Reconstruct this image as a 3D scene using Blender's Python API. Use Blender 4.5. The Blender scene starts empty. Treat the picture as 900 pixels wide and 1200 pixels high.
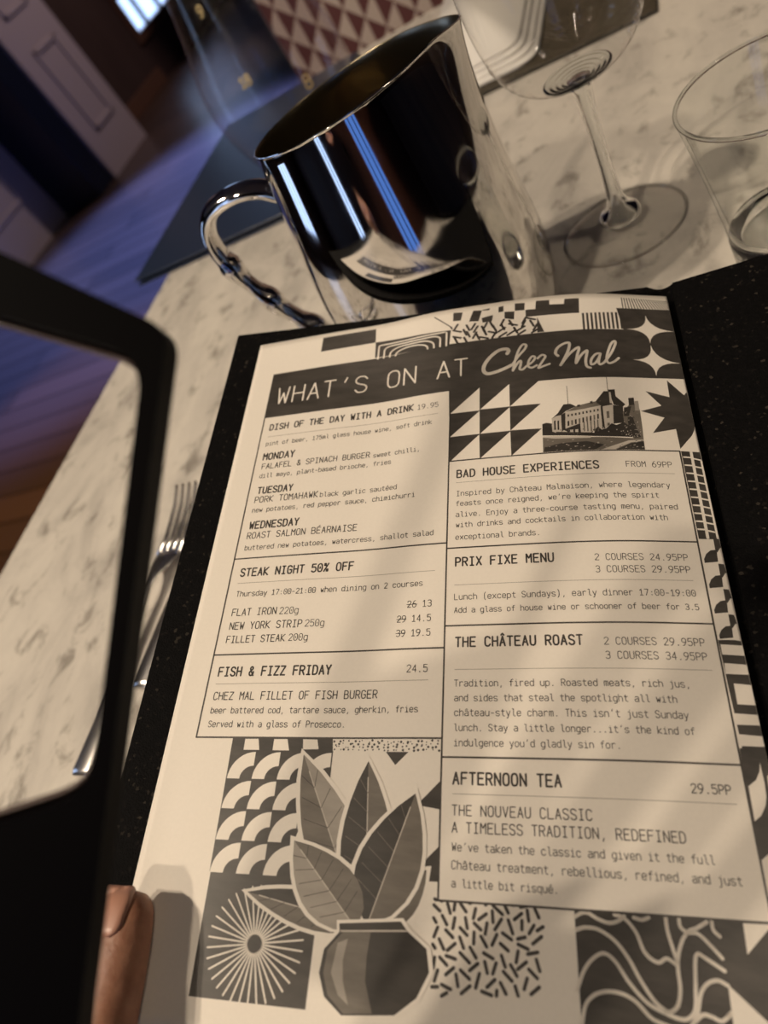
import bpy, bmesh, math, random
from mathutils import Vector, Matrix, noise
random.seed(7)
S = bpy.context.scene
COL = S.collection
# ------------------------------------------------------------------ camera
CAM = Vector((0.60616, -0.63274, 1.025))
RIGHT = Vector((0.85111, 0.18825, -0.49007))
DOWN = Vector((-0.13819, -0.82024, -0.55508))
FWD = Vector((-0.50647, 0.54016, -0.67210))
cam_data = bpy.data.cameras.new('camera')
cam_data.sensor_fit = 'VERTICAL'
cam_data.sensor_height = 24.0
cam_data.lens = 24.0 * 811.25 / 1200
cam_data.clip_start = 0.01
cam_data.dof.use_dof = True
cam_data.dof.focus_distance = 0.270
cam_data.dof.aperture_fstop = cam_data.lens / 3.1
cam = bpy.data.objects.new('camera', cam_data)
COL.objects.link(cam)
U_ = -DOWN
B_ = -FWD
cam.matrix_world = Matrix(((RIGHT.x, U_.x, B_.x, CAM.x), (RIGHT.y, U_.y, B_.y, CAM.y),
                           (RIGHT.z, U_.z, B_.z, CAM.z), (0, 0, 0, 1)))
S.camera = cam
# ------------------------------------------------------------------ world and lights
S.view_settings.view_transform = 'Standard'
S.view_settings.look = 'None'
S.view_settings.exposure = 0.0
S.view_settings.gamma = 1.0
S.view_settings.use_curve_mapping = False
world = bpy.data.worlds.new('world')
S.world = world
world.use_nodes = True
world.node_tree.nodes['Background'].inputs[0].default_value = (0.5, 0.42, 0.4, 1)
world.node_tree.nodes['Background'].inputs[1].default_value = 0.02


def spot(name, loc, target, power, color, size=0.05, angle=60, blend=0.4):
    l = bpy.data.lights.new(name, 'SPOT')
    l.energy = power
    l.color = color
    l.shadow_soft_size = size
    l.spot_size = math.radians(angle)
    l.spot_blend = blend
    o = bpy.data.objects.new(name, l)
    COL.objects.link(o)
    o.location = loc
    o.rotation_euler = (Vector(target) - Vector(loc)).to_track_quat('-Z', 'Y').to_euler()
    return o


def area(name, loc, target, power, color, sx, sy):
    l = bpy.data.lights.new(name, 'AREA')
    l.shape = 'RECTANGLE'
    l.size = sx
    l.size_y = sy
    l.energy = power
    l.color = color
    o = bpy.data.objects.new(name, l)
    COL.objects.link(o)
    o.location = loc
    o.rotation_euler = (Vector(target) - Vector(loc)).to_track_quat('-Z', 'Y').to_euler()
    return o


WARM = (1.0, 0.825, 0.63)
spot('pendant_key', (-0.60, -0.80, 2.75), (0.35, -0.3, 0.8), 84, WARM, 0.03, 75)
spot('pendant_key_bulb', (-0.45, -0.88, 2.75), (0.35, -0.3, 0.8), 56, WARM, 0.03, 75)
spot('pendant_second', (0.10, -1.75, 2.5), (0.45, -0.2, 0.8), 55, WARM, 0.06, 75)
spot('fill_right', (2.0, -0.6, 2.5), (0.45, -0.35, 0.8), 30, WARM, 0.12, 75)  # added warm fill from the right, no actual pendant
spot('blue_floor_fill', (-1.3, 3.6, 2.8), (-2.0, 2.35, 0.0), 1700, (0.17, 0.29, 1.0), 0.15, 46)  # unseen source, added for the blue cast on the floor
spot('pier_fill', (-1.1, 4.6, 2.8), (-3.2, 4.0, 0.5), 85, (1.0, 0.76, 0.74), 0.1, 55)  # added pinkish spot to brighten the pier
spot('warm_floor_fill', (-1.6, 0.2, 2.8), (-1.75, 0.5, 0.0), 170, (1.0, 0.55, 0.18), 0.1, 42)  # added spot that warms the floor left of the table
spot('jug_reflection_fill', (1.6, -1.7, 2.8), (1.4, -2.0, 0.0), 120, (1.0, 0.55, 0.35), 0.1, 60)  # added behind the viewer so the jug mirrors a warm floor

# ------------------------------------------------------------------ helpers


def tag(o, label=None, cat=None, group=None, kind=None):
    if label: o['label'] = label
    if cat: o['category'] = cat
    if group: o['group'] = group
    if kind: o['kind'] = kind
    return o


def empty(name, loc=(0, 0, 0)):
    o = bpy.data.objects.new(name, None)
    COL.objects.link(o)
    o.location = loc
    o.empty_display_size = 0.02
    return o


def obj(name, bm, mats, parent=None, smooth=False, loc=None):
    me = bpy.data.meshes.new(name)
    bm.normal_update()
    bm.to_mesh(me)
    bm.free()
    for m in (mats if isinstance(mats, (list, tuple)) else [mats]):
        me.materials.append(m)
    if smooth:
        for p in me.polygons: p.use_smooth = True
    o = bpy.data.objects.new(name, me)
    COL.objects.link(o)
    if parent:
        o.parent = parent
    if loc is not None:
        o.location = loc
    return o


def box(bm, x0, x1, y0, y1, z0, z1, bev=0.0, seg=2, mi=0):
    vs = [bm.verts.new(p) for p in ((x0, y0, z0), (x1, y0, z0), (x1, y1, z0), (x0, y1, z0), (x0, y0, z1), (x1, y0, z1), (x1, y1, z1), (x0, y1, z1))]
    fs = []
    for i in ((3, 2, 1, 0), (4, 5, 6, 7), (0, 1, 5, 4), (1, 2, 6, 5), (2, 3, 7, 6), (3, 0, 4, 7)):
        f = bm.faces.new([vs[k] for k in i])
        f.material_index = mi
        fs.append(f)
    if bev:
        es = list({e for f in fs for e in f.edges})
        bmesh.ops.bevel(bm, geom=es, offset=bev, segments=seg, affect='EDGES', profile=0.5)
    return bm


def lathe(bm, prof, n=64, warp=None):
    rings = []
    for r, z in prof:
        if r < 1e-6:
            rings.append([bm.verts.new((0, 0, z))])
        else:
            ring = []
            for k in range(n):
                a = 2 * math.pi * k / n
                p = Vector((r * math.cos(a), r * math.sin(a), z))
                if warp: p = warp(p, a)
                ring.append(bm.verts.new(p))
            rings.append(ring)
    for A, B in zip(rings, rings[1:]):
        for k in range(n):
            j = (k + 1) % n
            if len(A) == 1 and len(B) == 1: continue
            if len(A) == 1: bm.faces.new((A[0], B[j], B[k]))
            elif len(B) == 1: bm.faces.new((A[k], A[j], B[0]))
            else: bm.faces.new((A[k], A[j], B[j], B[k]))
    return bm


def catmull(pts, n=6):
    P = [Vector(p) for p in pts]
    out = []
    for i in range(len(P) - 1):
        a = P[max(i - 1, 0)]; b = P[i]; c = P[i + 1]; d = P[min(i + 2, len(P) - 1)]
        for k in range(n):
            t = k / n
            out.append(0.5 * ((2 * b) + (c - a) * t + (2 * a - 5 * b + 4 * c - d) * t * t + (3 * b - a - 3 * c + d) * t ** 3))
    out.append(P[-1])
    return out


def sweep(bm, pts, rad, up, n=14, cap=True):
    """tube along pts; rad(i/len) -> (ra, rb) half sizes across and along 'up'"""
    rings = []
    N = len(pts)
    for i, p in enumerate(pts):
        t = (pts[min(i + 1, N - 1)] - pts[max(i - 1, 0)]).normalized()
        s = t.cross(Vector(up)).normalized()
        w = s.cross(t).normalized()
        ra, rb = rad(i / (N - 1))
        rings.append([bm.verts.new(p + s * (ra * math.cos(2 * math.pi * k / n)) + w * (rb * math.sin(2 * math.pi * k / n))) for k in range(n)])
    for A, B in zip(rings, rings[1:]):
        for k in range(n):
            bm.faces.new((A[k], A[(k + 1) % n], B[(k + 1) % n], B[k]))
    if cap:
        bm.faces.new(rings[0][::-1])
        bm.faces.new(rings[-1])
    return bm


def rounded(pts, rads, n=6):
    """2D polygon with rounded corners"""
    out = []
    m = len(pts)
    for i in range(m):
        p = Vector(pts[i]); a = Vector(pts[i - 1]); b = Vector(pts[(i + 1) % m]); r = rads[i]
        if r <= 0:
            out.append(p); continue
        q0 = p + (a - p).normalized() * r
        q1 = p + (b - p).normalized() * r
        for k in range(n + 1):
            t = k / n
            out.append((1 - t) ** 2 * q0 + 2 * t * (1 - t) * p + t * t * q1)
    return out


# ------------------------------------------------------------------ materials
def mat(name, color, rough=0.5, metal=0.0, **kw):
    m = bpy.data.materials.new(name)
    m.use_nodes = True
    b = m.node_tree.nodes['Principled BSDF']
    b.inputs['Base Color'].default_value = (*color, 1)
    b.inputs['Roughness'].default_value = rough
    b.inputs['Metallic'].default_value = metal
    for k, v in kw.items():
        b.inputs[k.replace('_', ' ')].default_value = v
    return m


def nodes(m):
    return m.node_tree.nodes, m.node_tree.links, m.node_tree.nodes['Principled BSDF']


def tex_noise(m, scale, detail=4, rough=0.5, stretch=(1, 1, 1), coord='Object'):
    N, L, b = nodes(m)
    tc = N.new('ShaderNodeTexCoord')
    mp = N.new('ShaderNodeMapping')
    mp.inputs['Scale'].default_value = stretch
    L.new(tc.outputs[coord], mp.inputs[0])
    n = N.new('ShaderNodeTexNoise')
    n.inputs['Scale'].default_value = scale
    n.inputs['Detail'].default_value = detail
    n.inputs['Roughness'].default_value = rough
    L.new(mp.outputs[0], n.inputs[0])
    return n, mp


def ramp(m, src, stops):
    N, L, b = nodes(m)
    r = N.new('ShaderNodeValToRGB')
    e = r.color_ramp.elements
    while len(e) < len(stops): e.new(0.5)
    for el, (p, c) in zip(e, stops):
        el.position = p
        el.color = (*c, 1)
    L.new(src, r.inputs[0])
    return r


def bump(m, src, strength, dist):
    N, L, b = nodes(m)
    bp = N.new('ShaderNodeBump')
    bp.inputs['Strength'].default_value = strength
    bp.inputs['Distance'].default_value = dist
    L.new(src, bp.inputs['Height'])
    L.new(bp.outputs[0], b.inputs['Normal'])


def mul(c, k): return tuple(x * k for x in c)


PAPER_C = (0.80, 0.745, 0.66)
M_paper = mat('paper', PAPER_C, 0.55)
n, _ = tex_noise(M_paper, 900, 3)
r = ramp(M_paper, n.outputs[0], [(0.3, mul(PAPER_C, 0.97)), (0.7, PAPER_C)])
M_paper.node_tree.links.new(r.outputs[0], M_paper.node_tree.nodes['Principled BSDF'].inputs['Base Color'])


def ink(name, c, streak=0.25):
    m = mat(name, c, 0.42)
    n, mp = tex_noise(m, 220, 4, 0.6, (0.06, 1.0, 1.0))
    r = ramp(m, n.outputs[0], [(0.3, mul(c, 1 - streak)), (0.7, mul(c, 1 + streak))])
    m.node_tree.links.new(r.outputs[0], m.node_tree.nodes['Principled BSDF'].inputs['Base Color'])
    return m


INK = {'D': ink('dark_ink', (0.052, 0.046, 0.040), 0.3), 'W': M_paper, '1': ink('print_tone_black', (0.04, 0.035, 0.03), 0.3),
       '2': ink('print_tone_dark_grey', (0.15, 0.132, 0.11), 0.2), '3': ink('print_tone_mid_grey', (0.32, 0.29, 0.25), 0.12), '4': ink('print_tone_pale', (0.5, 0.455, 0.395), 0.12)}
INK_ORDER = ['D', 'W', '1', '2', '3', '4']

# black book cloth with glittering flecks
M_cloth = mat('black_book_cloth', (0.006, 0.0055, 0.0055), 0.7, Specular_IOR_Level=0.06)
N, L, b = nodes(M_cloth)
n, _ = tex_noise(M_cloth, 1400, 3)
bump(M_cloth, n.outputs[0], 0.6, 0.0006)
v = N.new('ShaderNodeTexVoronoi')
v.inputs['Scale'].default_value = 900
tc = N.new('ShaderNodeTexCoord')
L.new(tc.outputs['Object'], v.inputs[0])
sep = N.new('ShaderNodeSeparateColor')
L.new(v.outputs['Color'], sep.inputs[0])
r = ramp(M_cloth, sep.outputs[0], [(0.0, (0.0026, 0.0025, 0.0026)), (0.93, (0.0042, 0.0039, 0.0040)), (0.975, (0.010, 0.0085, 0.0075)), (1.0, (0.038, 0.032, 0.026))])
L.new(r.outputs[0], b.inputs['Base Color'])

M_marble = mat('cream_marble', (0.7, 0.64, 0.55), 0.22)
N, L, b = nodes(M_marble)
n1, mp1 = tex_noise(M_marble, 9, 8, 0.62, (1.25, 0.8, 1))
n1.inputs['Distortion'].default_value = 0.9
n2, mp2 = tex_noise(M_marble, 46, 5, 0.6, (1.15, 0.75, 1))
n2.inputs['Distortion'].default_value = 0.5
r1 = ramp(M_marble, n1.outputs[0], [(0.30, (0.43, 0.40, 0.36)), (0.48, (0.60, 0.56, 0.50)), (0.66, (0.69, 0.645, 0.57))])
r2 = ramp(M_marble, n2.outputs[0], [(0.30, (0.45, 0.44, 0.43)), (0.44, (0.95, 0.95, 0.95)), (0.6, (1, 1, 1))])
mx = N.new('ShaderNodeMix')
mx.data_type = 'RGBA'
mx.blend_type = 'MULTIPLY'
mx.inputs[0].default_value = 0.85
L.new(r1.outputs[0], mx.inputs[6])
L.new(r2.outputs[0], mx.inputs[7])
L.new(mx.outputs[2], b.inputs['Base Color'])

M_steel = mat('polished_steel', (0.74, 0.72, 0.70), 0.045, 1.0)
n, _ = tex_noise(M_steel, 60, 4)
r = ramp(M_steel, n.outputs[0], [(0.35, (0.03,) * 3), (0.75, (0.09,) * 3)])
M_steel.node_tree.links.new(r.outputs[0], M_steel.node_tree.nodes['Principled BSDF'].inputs['Roughness'])
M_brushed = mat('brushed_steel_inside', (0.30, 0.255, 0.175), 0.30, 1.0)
M_cutlery = mat('cutlery_steel', (0.80, 0.77, 0.74), 0.27, 1.0)

M_glass = mat('clear_glass', (0.97, 0.99, 0.98), 0.0, 0.0, IOR=1.48, Transmission_Weight=1.0)


def thin_glass(name, tint, edge, refl=1.0):
    m = bpy.data.materials.new(name)
    m.use_nodes = True
    N, L = m.node_tree.nodes, m.node_tree.links
    N.clear()
    out = N.new('ShaderNodeOutputMaterial')
    tr = N.new('ShaderNodeBsdfTransparent')
    gl = N.new('ShaderNodeBsdfGlossy')
    gl.inputs['Roughness'].default_value = 0.02
    gl.inputs['Color'].default_value = (refl, refl, refl, 1)
    lw = N.new('ShaderNodeLayerWeight')
    lw.inputs['Blend'].default_value = 0.5
    cr = N.new('ShaderNodeValToRGB')
    e = cr.color_ramp.elements
    e[0].position = 0.84; e[0].color = (*tint, 1)
    e[1].position = 1.0; e[1].color = (*edge, 1)
    L.new(lw.outputs['Facing'], cr.inputs[0])
    L.new(cr.outputs[0], tr.inputs[0])
    pw = N.new('ShaderNodeMath'); pw.operation = 'POWER'; pw.inputs[1].default_value = 5.0
    L.new(lw.outputs['Facing'], pw.inputs[0])
    fr = N.new('ShaderNodeMath'); fr.operation = 'MULTIPLY_ADD'; fr.inputs[1].default_value = 0.65; fr.inputs[2].default_value = 0.035
    L.new(pw.outputs[0], fr.inputs[0])
    mx = N.new('ShaderNodeMixShader')
    L.new(fr.outputs[0], mx.inputs[0])
    L.new(tr.outputs[0], mx.inputs[1])
    L.new(gl.outputs[0], mx.inputs[2])
    L.new(mx.outputs[0], out.inputs[0])
    return m


M_bowl = thin_glass('thin_clear_glass', (0.995, 0.995, 0.99), (0.30, 0.30, 0.29))
M_bowl_far = thin_glass('thin_carafe_glass', (0.90, 0.88, 0.90), (0.25, 0.24, 0.30))
M_tumbler = thin_glass('tumbler_glass', (0.98, 0.985, 0.98), (0.25, 0.31, 0.29))
M_black = mat('matt_black_plastic', (0.0012, 0.0009, 0.0012), 0.6, Specular_IOR_Level=0.04)
M_rim = mat('brown_bevel_plastic', (0.10, 0.07, 0.065), 0.25)
M_skin = mat('brown_skin', (0.40, 0.20, 0.12), 0.5, Subsurface_Weight=0.15, Subsurface_Scale=0.004)
n, _ = tex_noise(M_skin, 160, 5, 0.6)
r = ramp(M_skin, n.outputs[0], [(0.3, (0.25, 0.105, 0.06)), (0.7, (0.37, 0.18, 0.11))])
M_skin.node_tree.links.new(r.outputs[0], M_skin.node_tree.nodes['Principled BSDF'].inputs['Base Color'])
n, _ = tex_noise(M_skin, 500, 4, 0.6)
bump(M_skin, n.outputs[0], 0.35, 0.0008)
M_nail = mat('thumb_nail', (0.46, 0.24, 0.17), 0.4)
M_folder = mat('black_folder_blue_reflection', (0.018, 0.028, 0.058), 0.33)  # black folder with its blue reflection put into the base colour
M_napkin = mat('white_linen', (0.78, 0.75, 0.70), 0.85)
M_gold = mat('gold_print', (0.62, 0.48, 0.24), 0.35, 0.6)

M_weave = mat('woven_straw', (0.16, 0.125, 0.075), 0.75)
N, L, b = nodes(M_weave)
ck = N.new('ShaderNodeTexBrick')
ck.offset = 0.5
ck.inputs['Scale'].default_value = 85
ck.inputs['Color1'].default_value = (0.30, 0.24, 0.15, 1)
ck.inputs['Color2'].default_value = (0.19, 0.145, 0.085, 1)
ck.inputs['Mortar'].default_value = (0.02, 0.016, 0.010, 1)
ck.inputs['Mortar Size'].default_value = 0.10
tc = N.new('ShaderNodeTexCoord')
L.new(tc.outputs['Object'], ck.inputs[0])
L.new(ck.outputs[0], b.inputs['Base Color'])
bump(M_weave, ck.outputs[1], -0.8, 0.002)

M_floor = mat('dark_floorboards', (0.09, 0.05, 0.03), 0.35)
N, L, b = nodes(M_floor)
ck = N.new('ShaderNodeTexBrick')
ck.inputs['Scale'].default_value = 1.0
ck.inputs['Brick Width'].default_value = 1.6
ck.inputs['Row Height'].default_value = 0.14
ck.inputs['Mortar Size'].default_value = 0.004
ck.inputs['Color1'].default_value = (0.12, 0.075, 0.06, 1)
ck.inputs['Color2'].default_value = (0.075, 0.05, 0.042, 1)
ck.inputs['Mortar'].default_value = (0.012, 0.008, 0.006, 1)
tc = N.new('ShaderNodeTexCoord')
L.new(tc.outputs['Object'], ck.inputs[0])
L.new(ck.outputs[0], b.inputs['Base Color'])
M_wall = mat('dark_brown_panelling', (0.075, 0.045, 0.038), 0.6)
n, _ = tex_noise(M_wall, 3, 5, 0.6, (1, 1, 0.25))
r = ramp(M_wall, n.outputs[0], [(0.3, (0.055, 0.032, 0.028)), (0.7, (0.09, 0.055, 0.045))])
M_wall.node_tree.links.new(r.outputs[0], M_wall.node_tree.nodes['Principled BSDF'].inputs['Base Color'])
M_ceiling = mat('brown_ceiling', (0.22, 0.18, 0.16), 0.8)
M_white = mat('off_white_paint', (0.55, 0.47, 0.48), 0.5)
M_side_shade = mat('pier_shade_tone', (0.010, 0.014, 0.030), 0.35)  # shade of the pier's side put into a dark colour
M_frame = mat('brown_window_wood', (0.16, 0.08, 0.05), 0.45)
M_dark = mat('blackened_metal', (0.02, 0.02, 0.02), 0.5)


def emit(name, c, k):
    m = bpy.data.materials.new(name)
    m.use_nodes = True
    b = m.node_tree.nodes['Principled BSDF']
    b.inputs['Base Color'].default_value = (0, 0, 0, 1)
    b.inputs['Emission Color'].default_value = (*c, 1)
    b.inputs['Emission Strength'].default_value = k
    return m


M_daylight = emit('window_daylight', (0.45, 0.62, 1.0), 2.2)
M_stripe_blue = emit('stripe_blue_glow', (0.13, 0.32, 1.0), 0.75)  # glow of the added window that stripes the jug

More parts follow.
